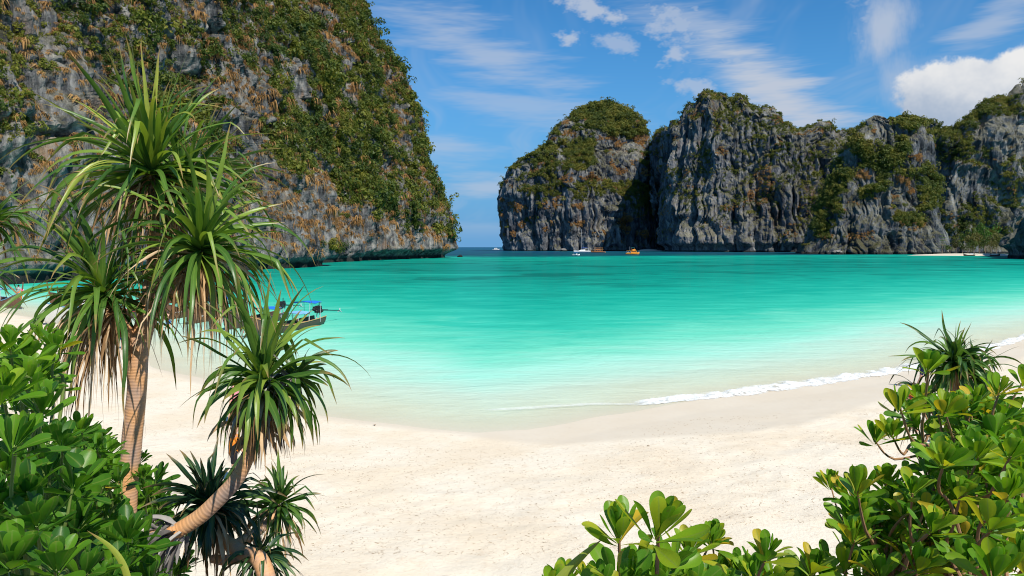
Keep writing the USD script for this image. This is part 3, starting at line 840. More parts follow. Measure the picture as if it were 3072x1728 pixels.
TREES = [(2826, 590, 17, 8, 0, 1, 'light green tree with level boughs at the left end of the far beach'), (2850, 602, 9, 7, 2, 0, 'low dark green tree beside the level boughed tree'),
         (2868, 606, 13, 9, 1, 0, 'brownish olive tree behind the left of the far beach'), (2886, 598, 10, 8, 2, 0, 'short dark tree behind the moored blue boat'), (2903, 608, 16, 10, 1, 0, 'tall olive tree above the blue boat on the far beach'),
         (2922, 600, 13, 9, 2, 0, 'green tree in the middle of the far beach'), (2938, 610, 19, 11, 1, 0, 'broad yellowish tree rising highest over the far beach'), (2957, 600, 14, 9, 2, 0, 'bushy green tree right of the yellowish tree'),
         (2972, 612, 18, 11, 1, 0, 'olive tree with a bare crown side next to the headland'), (2990, 604, 13, 9, 1, 0, 'brown green tree touching the dark headland'), (2912, 622, 22, 13, 2, 0, 'large dark tree behind the far beach trees'), (2952, 626, 25, 14, 0, 0, 'large bright tree up the slope behind the far beach')]
for i, (u, Yt, h, w, k, sh, lab) in enumerate(TREES):
    p = at(u, 760, Yt)
    tree((p[0], p[1], .9 + max(0, Yt - 600) * .12), h, w, 700 + 10 * i, k, lab, sh)


# ---------------------------------------------------------------- boats
def paint(name, col, rough=.45): return plain(name, col, rough, .4)


M_wood = plain('boat_wood_look', (.17, .075, .04), .55, .4)
M_wood2 = plain('dark_boat_wood_look', (.085, .050, .036), .55, .4)
M_inner = plain('boat_inside_look', (.26, .15, .08), .7, .3)
M_whiteb = paint('white_hull_look', (.62, .60, .55)); M_lblue = paint('light_blue_paint_look', (.16, .40, .60)); M_red = paint('red_paint_look', (.50, .05, .04)); M_orange = paint('orange_paint_look', (.72, .28, .03))
M_tan = paint('varnish_look', (.50, .27, .10)); M_canvas = plain('blue_canvas_look', (.02, .16, .62), .8, .2); M_canvas2 = plain('pale_blue_canvas_look', (.20, .42, .68), .8, .2)
M_metal = plain('pole_metal_look', (.45, .46, .47), .4, .5); M_black = plain('engine_black_look', (.018, .018, .02), .45, .5); M_whitep = plain('white_paint_look', (.78, .78, .76), .4, .4)
M_pink = plain('pink_cloth_look', (.75, .18, .28), .8, .1); M_purple = plain('purple_cloth_look', (.16, .09, .50), .8, .1); M_redc = plain('red_cloth_look', (.70, .05, .03), .8, .1); M_orangec = plain('orange_cloth_look', (.85, .25, .03), .8, .1); M_whitec = plain('white_cloth_look', (.80, .78, .75), .8, .1)
M_rope = plain('rope_look', (.55, .47, .33), .9, .1); M_glassd = plain('dark_window_look', (.02, .025, .03), .15, .6); M_navy = plain('navy_cloth_look', (.02, .05, .20), .8, .1); M_teal = plain('teal_cloth_look', (.10, .42, .40), .8, .1); M_brownboat = plain('brown_cabin_look', (.36, .14, .05), .5, .4)


def hull_form(L, B, free, draft=.35, bow_rise=1.1, n=44, m=9):
    """Outer skin from one gunwale round the keel to the other, and the gunwale lines."""
    q = np.linspace(0, 1, n)
    x = -L / 2 + L * q
    half = B / 2 * np.interp(q, [0, .12, .4, .6, .8, .93, 1], [.62, .82, 1, .97, .70, .30, .035])
    half = np.convolve(np.pad(half, 3, mode='edge'), np.ones(7) / 7, 'valid'); half[-1] = .03
    top = free + bow_rise * sstep(q, .55, 1.05) ** 1.4 + .18 * (1 - q) ** 3
    keel = -draft * np.interp(q, [0, .1, .7, .9, 1], [.3, .9, 1, .55, -1.3])
    a = np.linspace(-1, 1, 2 * m - 1)
    prof = np.abs(a) ** 1.7
    V = np.stack([np.repeat(x[:, None], len(a), 1), half[:, None] * np.sign(a) * (1 - (1 - np.abs(a)) ** 1.9), keel[:, None] + (top - keel)[:, None] * prof], -1)
    return V, x, half, top


def closed_skin(V, thick):
    """Inner and outer skin joined along the rim."""
    n, m, _ = V.shape
    N = grid_normals(V)
    I = V - N * thick * np.sign((N[..., 1] * V[..., 1]).sum() + 1e-9)
    I[..., 2] = np.maximum(I[..., 2], V[..., 2] + .01 * (np.abs(np.linspace(-1, 1, m)) < .98))
    f = grid_faces(n, m); k = n * m
    rim = []
    for c in (0, m - 1):
        for i in range(n - 1):
            a, b = i * m + c, (i + 1) * m + c
            rim += [[a, b, b + k], [a, b + k, a + k]]
    for r in (0, n - 1):
        for j in range(m - 1):
            a, b = r * m + j, r * m + j + 1
            rim += [[a, b, b + k], [a, b + k, a + k]]
    return np.vstack([V.reshape(-1, 3), I.reshape(-1, 3)]), np.vstack([f, f[:, ::-1] + k, rim])


def ribbon(c, L, w, seed, fwd=(0, 0)):
    rng = np.random.default_rng(seed)
    t = np.linspace(0, 1, 9)
    x = c[0] + fwd[0] * t + .05 * np.sin(3 * t + rng.uniform(0, 6)); y = c[1] + fwd[1] * t + .04 * np.sin(4 * t + rng.uniform(0, 6)); z = c[2] - L * t
    ww = w * (.6 + .5 * t)
    V = np.concatenate([np.stack([x - ww / 2, y - .02, z], 1), np.stack([x + ww / 2, y + .02, z], 1), np.stack([x + ww / 2, y + .035, z], 1), np.stack([x - ww / 2, y - .005, z], 1)])
    n = 9; f = []
    for a, b in ((0, 1), (1, 2), (2, 3), (3, 0)):
        for i in range(n - 1): f += [[a * n + i, b * n + i, b * n + i + 1], [a * n + i, b * n + i + 1, a * n + i + 1]]
    return V, np.array(f)


def script_strokes(c, length, h, seed, side):
    """White painted lettering on the bow, too small in the photograph to read: short looped strokes."""
    rng = np.random.default_rng(seed); ms = []
    x = 0
    while x < length:
        w = rng.uniform(.10, .20)
        k = rng.integers(2, 4)
        pts = np.stack([x + w * np.array([0, .5, 1, .6])[: k + 1], np.zeros(k + 1), h * rng.uniform(-.5, .5, k + 1)], 1)
        ms.append(tube(catmull(pts, 6), .018, 4)[0]); x += w + .07
    m = cat(ms); m.apply_translation(c); return m


def longtail(name, label, stern, bow, L, B=1.75, free=.55, wood=None, rail=None, canopies=(), engine=True, ribbons=(), letters=False, seed=0, cover=False, shaft=True, post=True, group='longtail boats moored along the left of the beach', strokes_at=.80):
    s, b = np.array(stern[:2]), np.array(bow[:2])
    d = b - s; yaw = math.atan2(d[1], d[0]); c = b - d / np.linalg.norm(d) * L / 2
    t = thing(name, label, 'boat', (c[0], c[1], 0.0), yaw, group)
    V, x, half, top = hull_form(L, B, free)
    wood, rail = wood or M_wood, rail or M_tan
    obj('hull', closed_skin(V, .05), wood, t)
    for sgn in (-1, 1):
        obj('gunwale', tube(np.stack([x, sgn * (half + .01), top + .02], 1), .045, 6)[0], rail, t)
    for q in (.25, .42, .58):
        i = int(q * (len(x) - 1))
        obj('bench', box((.28, half[i] * 1.9, .04), (x[i], 0, top[i] - .16)), M_inner, t)
    i = len(x) - 1
    if post:
        P = catmull([(x[i] - .5, 0, .1), (x[i] - .02, 0, top[i] - .25), (x[i] + .42, 0, top[i] + .55), (x[i] + .62, 0, top[i] + 1.25)], 14)
        m, _ = tube(P, np.interp(np.linspace(0, 1, 14), [0, .5, 1], [.10, .12, .09]), 8)
        v = np.array(m.vertices); v[:, 1] *= .55; m.vertices = v
        obj('bow_post', m, wood, t)
    for k, (mat, ln) in enumerate(ribbons):
        f = .25 + .06 * k
        obj('ribbon', ribbon((x[i] + .30 + .04 * k, (-1) ** k * .06, top[i] + f + .1), ln, .11, seed * 7 + k, (.02 * k, (-1) ** k * .05)), mat, t)
    if ribbons:
        m = trimesh.creation.torus(.13, .06, 14, 8); m.apply_transform(trimesh.transformations.rotation_matrix(.5, [0, 1, 0])); m.apply_translation((x[i] + .32, 0, top[i] + .38))
        obj('ribbon_knot', m, ribbons[0][0], t)
    for (q0, q1, h, mat) in canopies:
        x0, x1 = -L / 2 + L * q0, -L / 2 + L * q1
        gx_, gy_ = np.linspace(x0, x1, 10), np.linspace(-B * .5, B * .5, 9)
        A, Bq = np.meshgrid(gx_, gy_, indexing='ij')
        Zq = h + .10 * (1 - (2 * Bq / B) ** 2) - .05 * np.sin((A - x0) / (x1 - x0) * np.pi) + .03 * np.sin(A * 5)
        Vc = np.stack([A, Bq, Zq], -1)
        k0 = len(Vc.reshape(-1, 3)); f = grid_faces(10, 9)
        obj('canopy', (np.vstack([Vc.reshape(-1, 3), Vc.reshape(-1, 3) - [0, 0, .03]]), np.vstack([f, f[:, ::-1] + k0])), mat, t)
        for xx in (x0 + .05, x1 - .05):
            for sg in (-1, 1): obj('canopy_pole', rod((xx, sg * B * .42, free - .2), (xx, sg * B * .45, h), .022), M_metal, t)
    if cover:
        obj('tarpaulin', mound_cloth(2.4, B * .8, .45, seed), M_whitec, t)
    if engine:
        e = np.array([x[0] + .35, 0, top[0] + .55])
        rng = np.random.default_rng(seed + 3)
        ms = [box((.62, .42, .40), e), box((.34, .50, .22), e + [-.05, 0, .28])]
        for _ in range(9):
            ms.append(trimesh.creation.cylinder(rng.uniform(.05, .13), rng.uniform(.2, .5), sections=10, transform=trimesh.transformations.translation_matrix(e + rng.uniform(-1, 1, 3) * [.3, .25, .3]) @ trimesh.transformations.random_rotation_matrix(rng.random(3))))
        ms.append(rod(e + [.1, .15, .1], e + [.15, .2, .75], .035))
        obj('engine', cat(ms), M_black, t)
        obj('engine_mount', cat([rod((x[0] + .3, -.2, free - .1), e + [0, -.12, -.2], .035), rod((x[0] + .3, .2, free - .1), e + [0, .12, -.2], .035), rod((x[0] + .7, 0, free), e + [.1, 0, -.2], .03)]), M_metal, t)
        obj('tiller', rod(e + [.3, 0, .1], e + [1.6, .1, .15], .022), M_black, t)
        if shaft:
            tip = e + [-3.7, .1, -.35]
            obj('propeller_shaft', cat([rod(e + [-.25, 0, 0], tip, .04), rod(e + [-.25, 0, .02], e + [-1.6, .04, -.12], .07)]), M_black, t)
            bl = []
            for k in range(3):
                m = box((.03, .09, .24), (0, 0, .13)); m.apply_transform(trimesh.transformations.rotation_matrix(.5, [0, 0, 1])); m.apply_transform(trimesh.transformations.rotation_matrix(k * 2.094, [1, 0, 0])); m.apply_translation(tip); bl.append(m)
            obj('propeller', cat(bl), M_metal, t)
    if letters:
        i = int(strokes_at * (len(x) - 1))
        for sg in (-1, 1):
            m = script_strokes((0, 0, 0), 1.15, .16, seed, sg)
            ang = math.atan2(sg * (half[i + 4] - half[i - 4]), x[i + 4] - x[i - 4])
            m.apply_transform(trimesh.transformations.rotation_matrix(ang, [0, 0, 1])); m.apply_translation((x[i] - .6 * math.cos(ang), sg * (half[i] + .02) - .6 * math.sin(ang), top[i] * .66))
            obj('lettering', m, M_whitep, t)
    return t


def mound_cloth(lx, ly, h, seed):
    gx_, gy_ = np.linspace(-1, 1, 18), np.linspace(-1, 1, 12)
    A, Bq = np.meshgrid(gx_, gy_, indexing='ij')
    Z_ = .55 + h * (1 - np.abs(Bq) ** 3) * (1 - np.abs(A) ** 6) + .04 * (noise(np.stack([A * 4, Bq * 4, 0 * A], -1), seed) - .5)
    V = np.stack([A * lx / 2, Bq * ly / 2, Z_], -1).reshape(-1, 3); f = grid_faces(18, 12)
    return np.vstack([V, V - [0, 0, .02]]), np.vstack([f, f[:, ::-1] + len(V)])


longtail('longtail_boat', 'nearest dark longtail boat with a long black propeller shaft behind its stern', on_water(985, 967), on_water(742, 1015), 10.5, 1.9, .55, M_wood2, M_tan, ((.12, .30, 2.15, M_canvas), (.30, .46, 1.35, M_canvas2)),
         ribbons=((M_orangec, 1.35), (M_redc, 1.6), (M_whitec, 1.2)), seed=1)
longtail('longtail_boat', 'dark longtail boat with pink and purple ribbons, second from the right', on_water(882, 950), on_water(672, 992), 10.0, 1.8, .6, M_wood2, M_wood, ((.20, .42, 1.3, M_canvas),), ribbons=((M_pink, 1.3), (M_purple, 1.4)), letters=True, seed=2)
longtail('longtail_boat', 'brown longtail boat with blue seats and white bow lettering', on_water(704, 942), on_water(560, 975), 10.0, 1.8, .6, M_wood, M_wood2, ((.18, .36, 1.9, M_canvas),), ribbons=(), letters=True, seed=3)
longtail('longtail_boat', 'reddish brown longtail boat with lettering behind the wading person in blue trunks', on_water(640, 932), on_water(482, 963), 10.5, 1.9, .62, M_wood, M_wood, (), ribbons=((M_purple, 1.2), (M_pink, 1.2), (M_whitec, 1.0)), letters=True, seed=4)
longtail('longtail_boat', 'black longtail boat with a red gunwale left of the big trunk', on_water(480, 927), on_water(330, 968), 10.5, 1.8, .6, M_wood2, M_red, (), letters=True, seed=5, ribbons=((M_redc, .8),))
longtail('longtail_boat', 'large white boat with a light blue gunwale drawn up on the sand', on_water(335, 940), on_water(130, 977), 11.5, 2.3, .95, M_whiteb, M_lblue, (), engine=False, seed=6, post=False)
longtail('longtail_boat', 'brown boat under a white cover behind the white hull', on_water(305, 917), on_water(180, 942), 10.0, 1.9, .6, M_wood, M_tan, (), cover=True, seed=7)
longtail('longtail_boat', 'longtail boat with two blue canopies behind the covered boat', on_water(275, 905), on_water(150, 924), 11.0, 1.9, .7, M_wood, M_wood2, ((.15, .36, 1.9, M_canvas), (.40, .58, 2.0, M_canvas)), seed=8)
longtail('longtail_boat', 'brown longtail boat with a raised bow post at the left edge', on_water(-70, 903), on_water(64, 927), 12.0, 1.9, .75, M_wood, M_lblue, ((.25, .62, 2.0, M_canvas2),), ribbons=((M_pink, 1.2), (M_orangec, 1.3), (M_whitec, 1.1)), seed=9)
longtail('longtail_boat', 'small dark boat with a blue canopy at the far right beach', at(2925, 768, 555), at(2890, 768, 552), 11.0, 2.2, .7, M_wood2, M_lblue, ((.2, .45, 1.9, M_canvas2),), seed=10, group='boats by the far beach')
longtail('longtail_boat', 'small black and white boat lying beside the dark headland', at(2972, 769, 548), at(3000, 769, 540), 8.5, 2.2, .8, M_wood2, M_whitep, (), seed=11, group='boats by the far beach')
longtail('longtail_boat', 'white boat drawn up by the sand bank in the gap of the cliffs', at(2010, 752, 1150), at(1978, 752, 1140), 16.0, 3.0, 1.0, M_whiteb, M_whitep, (), engine=False, seed=12, group='boats by the far beach')


def motor_hull(t, L, B, free, mat, name='hull', y=0, bow=.9):
    V, x, half, top = hull_form(L, B, free, .4, bow)
    V = V.copy(); V[..., 1] += y
    obj(name, closed_skin(V, .06), mat, t)
    dk = np.stack([np.concatenate([x, x]), np.concatenate([half, -half]) * .97 + y, np.concatenate([top, top]) - .12], 1)
    n = len(x); f = [[i, i + n, i + 1] for i in range(n - 1)] + [[i + 1, i + n, i + n + 1] for i in range(n - 1)]
    obj('deck', (np.vstack([dk, dk - [0, 0, .05]]), np.vstack([f, np.array(f)[:, ::-1] + 2 * n])), mat, t)
    return x, half, top


def cruiser(label, u0, u1, v, name, kind):
    s, b = at(u0, 741, on_water(0, v)[1]), at(u1, 741, on_water(0, v)[1])
    L = abs(b[0] - s[0]); c = (s + b) / 2
    yaw = 0.0 if b[0] > s[0] else math.pi
    t = thing(name, label, 'boat', (c[0], c[1], 0), yaw)
    k = L
    if kind == 'orange':
        x, half, top = motor_hull(t, L, L * .28, 1.15, M_orange, bow=1.3)
        obj('bow_trim', box((L * .12, L * .05, .22), (L * .46, 0, 2.15)), M_whitep, t)
        obj('cabin', box((L * .42, L * .20, 2.2), (L * .08, 0, 2.2)), M_orange, t)
        for j in range(5):
            for sg in (-1, 1): obj('window', box((L * .045, .05, .7), (L * (-.06 + .07 * j), sg * (L * .10 + .02), 2.65)), M_glassd, t)
        obj('upper_deck', box((L * .70, L * .25, .18), (-L * .06, 0, 3.4)), M_orange, t)
        obj('wheelhouse', box((L * .22, L * .16, 1.5), (L * .10, 0, 4.25)), M_orange, t)
        obj('window', box((.06, L * .13, .6), (L * .21 + .03, 0, 4.5)), M_glassd, t)
        obj('sun_awning', box((L * .26, L * .2, .12), (L * .02, 0, 6.1)), M_teal, t)
        for xx in (-.1, .13):
            for sg in (-1, 1): obj('post', rod((L * xx, sg * L * .08, 3.5), (L * xx, sg * L * .08, 6.05), .07), M_orange, t)
        for xx in (-.42, -.30, -.18):
            for sg in (-1, 1): obj('post', rod((L * xx, sg * L * .10, 1.1), (L * xx, sg * L * .10, 3.4), .07), M_whitep, t)
        obj('mast', rod((-L * .22, 0, 3.4), (-L * .22, 0, 7.4), .06), M_metal, t)
        obj('stern_box', box((L * .22, L * .2, .8), (-L * .32, 0, 1.5)), M_tan, t)
    elif kind == 'brown':
        motor_hull(t, L, L * .26, 1.4, M_brownboat, bow=1.0)
        obj('cabin', box((L * .62, L * .19, 2.1), (-L * .02, 0, 2.4)), M_brownboat, t)
        for j in range(5):
            for sg in (-1, 1): obj('window', box((L * .085, .06, 1.0), (L * (-.26 + .12 * j), sg * (L * .095 + .02), 2.6)), M_glassd, t)
        obj('upper_deck', box((L * .74, L * .24, .25), (-L * .02, 0, 3.6)), M_tan, t)
        obj('upper_cabin', box((L * .34, L * .17, 1.9), (-L * .02, 0, 4.7)), M_brownboat, t)
        for j in range(4):
            for sg in (-1, 1): obj('window', box((L * .055, .06, .9), (L * (-.14 + .08 * j), sg * (L * .085 + .02), 4.8)), M_glassd, t)
        obj('roof', box((L * .66, L * .22, .22), (-L * .04, 0, 5.8)), M_tan, t)
        for xx in (-.36, -.25, .20, .28):
            for sg in (-1, 1): obj('post', rod((L * xx, sg * L * .09, 3.6), (L * xx, sg * L * .09, 5.8), .08), M_tan, t)
        obj('dinghy', box((L * .13, L * .1, .7), (-L * .52, 0, .6)), M_tan, t)
    elif kind == 'catamaran':
        for sg in (-1, 1): motor_hull(t, L, L * .12, 1.7, M_whitep, y=sg * L * .17, bow=.7)
        obj('bridge_deck', box((L * .62, L * .34, .8), (-L * .08, 0, 1.5)), M_whitep, t)
        v = np.array([[-.18, 1.9], [-.14, 3.6], [.02, 3.7], [.22, 1.9]]) * [L, 1]
        m = trimesh.creation.extrude_polygon(__import__('shapely').Polygon(v), L * .26); m.apply_transform(trimesh.transformations.rotation_matrix(np.pi / 2, [1, 0, 0])); m.apply_translation((0, L * .13, 0))
        obj('coachroof', m, M_whitep, t)
        for sg in (-1, 1): obj('window', box((L * .16, .06, .6), (L * .0, sg * (L * .13 + .02), 2.9)), M_glassd, t)
        obj('hardtop', box((L * .24, L * .26, .16), (-L * .28, 0, 4.5)), M_whitep, t)
        for xx in (-.38, -.18):
            for sg in (-1, 1): obj('post', rod((L * xx, sg * L * .12, 1.9), (L * (xx + .02), sg * L * .12, 4.5), .10), M_whitep, t)
        obj('mast', rod((L * .05, 0, 3.4), (L * .05, 0, 32), .13), M_whitep, t)
        obj('boom', rod((L * .05, 0, 5.2), (-L * .33, 0, 5.6), .13), M_metal, t)
        obj('sail_cover', tube(np.array([(L * .05, 0, 5.6), (-L * .15, 0, 6.0), (-L * .33, 0, 5.9)]), [.55, .5, .25], 8)[0], M_navy, t)
        for sg in (-1, 1): obj('stay', rod((L * .05, 0, 31.5), (-L * .1, sg * L * .2, 1.7), .03), M_metal, t)
    elif kind == 'speed':
        motor_hull(t, L, L * .34, .75, M_whitep, bow=.5)
        obj('hull_stripe', tube(np.stack([np.linspace(-L * .48, L * .3, 12), np.full(12, -L * .175), np.full(12, .45)], 1), .09, 6)[0], M_navy, t)
        obj('canopy', box((L * .55, L * .3, .16), (-L * .05, 0, 2.25)), M_canvas, t)
        for xx in (-.3, .2):
            for sg in (-1, 1): obj('post', rod((L * xx, sg * L * .13, .7), (L * xx, sg * L * .13, 2.2), .04), M_metal, t)
        obj('console', box((L * .12, L * .14, .8), (L * .05, 0, 1.0)), M_whitep, t)
        obj('outboard_engine', box((L * .07, L * .09, .9), (-L * .52, 0, .8)), M_black, t)
    else:
        motor_hull(t, L, L * .3, 1.5, M_whitep, bow=1.0)
        obj('cabin', box((L * .55, L * .22, 1.7), (L * .02, 0, 2.3)), M_whitep, t)
        for j in range(4):
            for sg in (-1, 1): obj('window', box((L * .09, .06, .7), (L * (-.16 + .13 * j), sg * (L * .11 + .02), 2.5)), M_glassd, t)
        obj('flybridge', box((L * .42, L * .2, .7), (-L * .03, 0, 3.5)), M_whitep, t)
        obj('hardtop', box((L * .3, L * .2, .15), (-L * .02, 0, 5.3)), M_whitep, t)
        for xx in (-.14, .1):
            for sg in (-1, 1): obj('post', rod((L * xx, sg * L * .09, 3.6), (L * xx, sg * L * .09, 5.3), .09), M_whitep, t)
    return t


cruiser('orange tour boat with a cabin and teal awning before the cliff', 1877, 1918, 763, 'tour_boat', 'orange')
cruiser('brown two storey tour boat beside the white catamaran', 1814, 1773, 757.5, 'tour_boat', 'brown')
cruiser('white sailing catamaran with a tall mast under the domed island', 1771, 1722, 756, 'catamaran', 'catamaran')
cruiser('small white speedboat with a blue canopy in front of the catamaran', 1717, 1740, 766, 'speedboat', 'speed')
cruiser('white motor yacht on the open sea beside the domed island', 1477, 1498, 749.5, 'motor_yacht', 'yacht')


# bits of weed, twig and leaf lying on the dry sand
M_litter = plain('beach_litter_look', (.36, .25, .15), .9, .1)


def litter_piece(seed):
    r_ = np.random.default_rng(seed)
    pts = np.cumsum(np.vstack([[0, 0, .004], r_.normal(size=(5, 3)) * [.3, .3, .03] + [.45, 0, 0]]), axis=0) * .022
    pts[:, 2] = np.abs(pts[:, 2]) + .003
    t_ = tube(pts, np.linspace(.0045, .0015, 6), 4)[0]
    return np.array(t_.vertices), np.array(t_.faces)


r_ = np.random.default_rng(88)
LP = np.stack([r_.uniform(-14, 16, 9000), 14.5 + r_.uniform(0, 1, 9000) ** 1.3 * 14, np.zeros(9000)], 1)
keep = (fbm(LP / 2.2, 3, 89) + (fbm(LP / 7, 2, 90) - .5) > .53) & (shore_distance(LP[:, 0], LP[:, 1]) < -2.8)
LP = LP[keep]; LP[:, 2] = ground_z(LP[:, 0], LP[:, 1]) + .004
scatter('beach_litter', 'small dry bits of weed and twig scattered over the sand', LP, r_.uniform(.35, 1.25, len(LP)), 91, [litter_piece(k) for k in range(6)], M_litter, tilt=.05)


# ---------------------------------------------------------------- plants in front
def green_leaf_material(name, stops, rough=.42, trans=.34, vein=.5, tip=None, tip_at=.92):
    """tint: the age of the leaf, rib: 0 on the middle rib and 1 on the rim, along: 0 at the foot and 1 at the tip."""
    g = Graph()
    tint, rib, al = (g.add('attribute', 'fac', attribute=a) for a in ('tint', 'rib', 'along'))
    pos = g.add('geometry', 'position')
    n = g.noise(pos, 26., 4., .6)
    v = g.math('multiply_add', n, .14, g.math('subtract', tint, .07), clamp=True)
    col = g.ramp(v, stops)
    if tip: col = g.mixc(g.math('multiply', g.step(g.math('multiply_add', n, .35, al), tip_at, tip_at + .26), .9), col, tip)
    col = g.mixc(g.math('multiply', g.math('subtract', 1.0, g.step(rib, .02, .16)), vein), col, (.22, .30, .06))
    spots = g.step(g.noise(pos, 48., 2., .5), .70, .76)
    col = g.mixc(g.math('multiply', spots, .5), col, (.20, .15, .05))
    bump = g.add('bump', 'normal', height=g.math('multiply_add', rib, .6, n), strength=.25, distance=.004)
    p = g.add('principled_bsdf', 'BSDF', base_color=col, roughness=rough, specular_ior_level=.4, normal=bump)
    t = g.add('translucent_bsdf', 'BSDF', color=g.mixc(1.0, col, (1.25, 1.3, .55), 'multiply'))
    return g.make(name, g.add('mix_closure', 'closure', fac=trans, closure1=p, closure2=t))


M_shrubleaf = green_leaf_material('shrub_leaf_look', [(0., (.020, .072, .010)), (.25, (.042, .145, .012)), (.5, (.105, .265, .014)), (.7, (.20, .365, .016)), (.85, (.34, .40, .02)), (1., (.62, .42, .03))], trans=.44, tip=(.30, .20, .05), tip_at=1.10)
M_pandleaf = green_leaf_material('screw_pine_leaf_look', [(0., (.020, .070, .016)), (.3, (.055, .135, .022)), (.6, (.125, .235, .035)), (.85, (.24, .33, .045)), (1., (.42, .42, .07))], rough=.36, trans=.32, vein=.35, tip=(.36, .21, .085))
M_darkpand = green_leaf_material('dark_screw_pine_leaf_look', [(0., (.010, .035, .018)), (.4, (.020, .060, .026)), (.8, (.05, .11, .03)), (1., (.10, .17, .035))], rough=.38, trans=.2, vein=.3, tip=(.25, .15, .07))


def dead_material(name, stops):
    g = Graph()
    tint, al = (g.add('attribute', 'fac', attribute=a) for a in ('tint', 'along'))
    pos = g.add('geometry', 'position')
    n = g.noise(g.mapping(pos, scale=(1., 1., .25)), 30., 5., .65)
    col = g.ramp(g.math('multiply_add', n, .5, g.math('subtract', tint, .25), clamp=True), stops)
    p = g.add('principled_bsdf', 'BSDF', base_color=col, roughness=.8, specular_ior_level=.2)
    t = g.add('translucent_bsdf', 'BSDF', color=col)
    return g.make(name, g.add('mix_closure', 'closure', fac=.22, closure1=p, closure2=t))


M_dead = dead_material('dead_leaf_look', [(0., (.08, .048, .026)), (.3, (.27, .155, .07)), (.65, (.55, .35, .18)), (1., (.68, .50, .31))])
M_grey = dead_material('grey_dead_leaf_look', [(0., (.06, .055, .05)), (.5, (.22, .20, .185)), (1., (.42, .39, .36))])


def trunk_material():
    g = Graph()
    al = g.add('attribute', 'fac', attribute='along')
    pos = g.add('geometry', 'position')
    n = g.noise(pos, 9., 5., .65, .3)
    n2 = g.noise(pos, 2.6, 3., .55)
    ring = g.math('sine', g.math('multiply_add', al, 240., g.math('multiply', n, 5.)))
    col = g.ramp(g.math('multiply_add', n2, .8, g.math('multiply_add', n, .45, -.12)), [(.30, (.27, .21, .18)), (.43, (.48, .30, .20)), (.54, (.60, .33, .16)), (.68, (.64, .31, .12)), (.85, (.62, .47, .36))])
    col = g.mixc(g.math('multiply', g.step(ring, .5, .98), .13), col, (.20, .11, .06))
    spk = g.step(g.noise(pos, 60., 2., .5), .66, .74)
    col = g.mixc(g.math('multiply', spk, .5), col, (.12, .07, .045))
    h = g.math('multiply_add', ring, -.5, n)
    b = g.add('bump', 'normal', height=h, strength=.22, distance=.006)
    return g.make('screw_pine_trunk_look', g.add('principled_bsdf', 'BSDF', base_color=col, roughness=.62, specular_ior_level=.3, normal=b))


M_trunk = trunk_material()
M_twig = plain('shrub_branch_look', (.30, .17, .085), .75, .25)
M_twig2 = plain('green_twig_look', (.16, .22, .05), .6, .3)


def frame_dirs(axis_, incl, az):
    a = np.asarray(axis_, float); a = a / np.linalg.norm(a)
    e = np.cross(a, [0, 0, 1.0] if abs(a[2]) < .95 else [0, 1.0, 0]); e /= np.linalg.norm(e); f = np.cross(a, e)
    return a * math.cos(incl) + (e * math.cos(az) + f * math.sin(az)) * math.sin(incl)


def strap_leaf(base, d, L, Wd, rng, droop=1.0, kink=None, fold=.35, n=15, curl=0.0, ragged=0.0):
    """A long keeled leaf: returns vertices, faces, rib, along."""
    d = np.asarray(d, float) / np.linalg.norm(d)
    p = np.asarray(base, float).copy()
    side = np.cross(d, [0, 0, 1.0])
    if np.linalg.norm(side) < .15: side = np.cross(d, rng.normal(size=3))
    side /= np.linalg.norm(side)
    roll = rng.normal() * .28
    V, rib, al = [], [], []
    ds = L / (n - 1)
    for i in range(n):
        t = i / (n - 1)
        up = np.cross(side, d)
        s2 = side * math.cos(roll + curl * t) + up * math.sin(roll + curl * t); u2 = np.cross(s2, d)
        w = Wd / 2 * min(1, .75 + 2.5 * t) * max(.02, (1 - t ** 2.2)) ** .85 * (1 + ragged * rng.normal() * .25)
        fo = fold * (1 - .5 * t)
        V += [p - s2 * w + u2 * w * fo, p - u2 * w * fo * .4, p + s2 * w + u2 * w * fo]
        rib += [1, 0, 1]; al += [t] * 3
        p = p + d * ds
        g_ = droop * ds / L * (.35 + 2.1 * t)
        nd = d + np.array([0, 0, -1.0]) * g_ + rng.normal(size=3) * .045
        if kink and abs(t - kink[0]) < .5 / (n - 1): nd = nd + np.array([0, 0, -1.0]) * kink[1] + rng.normal(size=3) * .12
        d = nd / np.linalg.norm(nd)
        side = side - d * side.dot(d); side /= np.linalg.norm(side)
    return np.array(V), grid_faces(n, 3), np.array(rib), np.array(al)


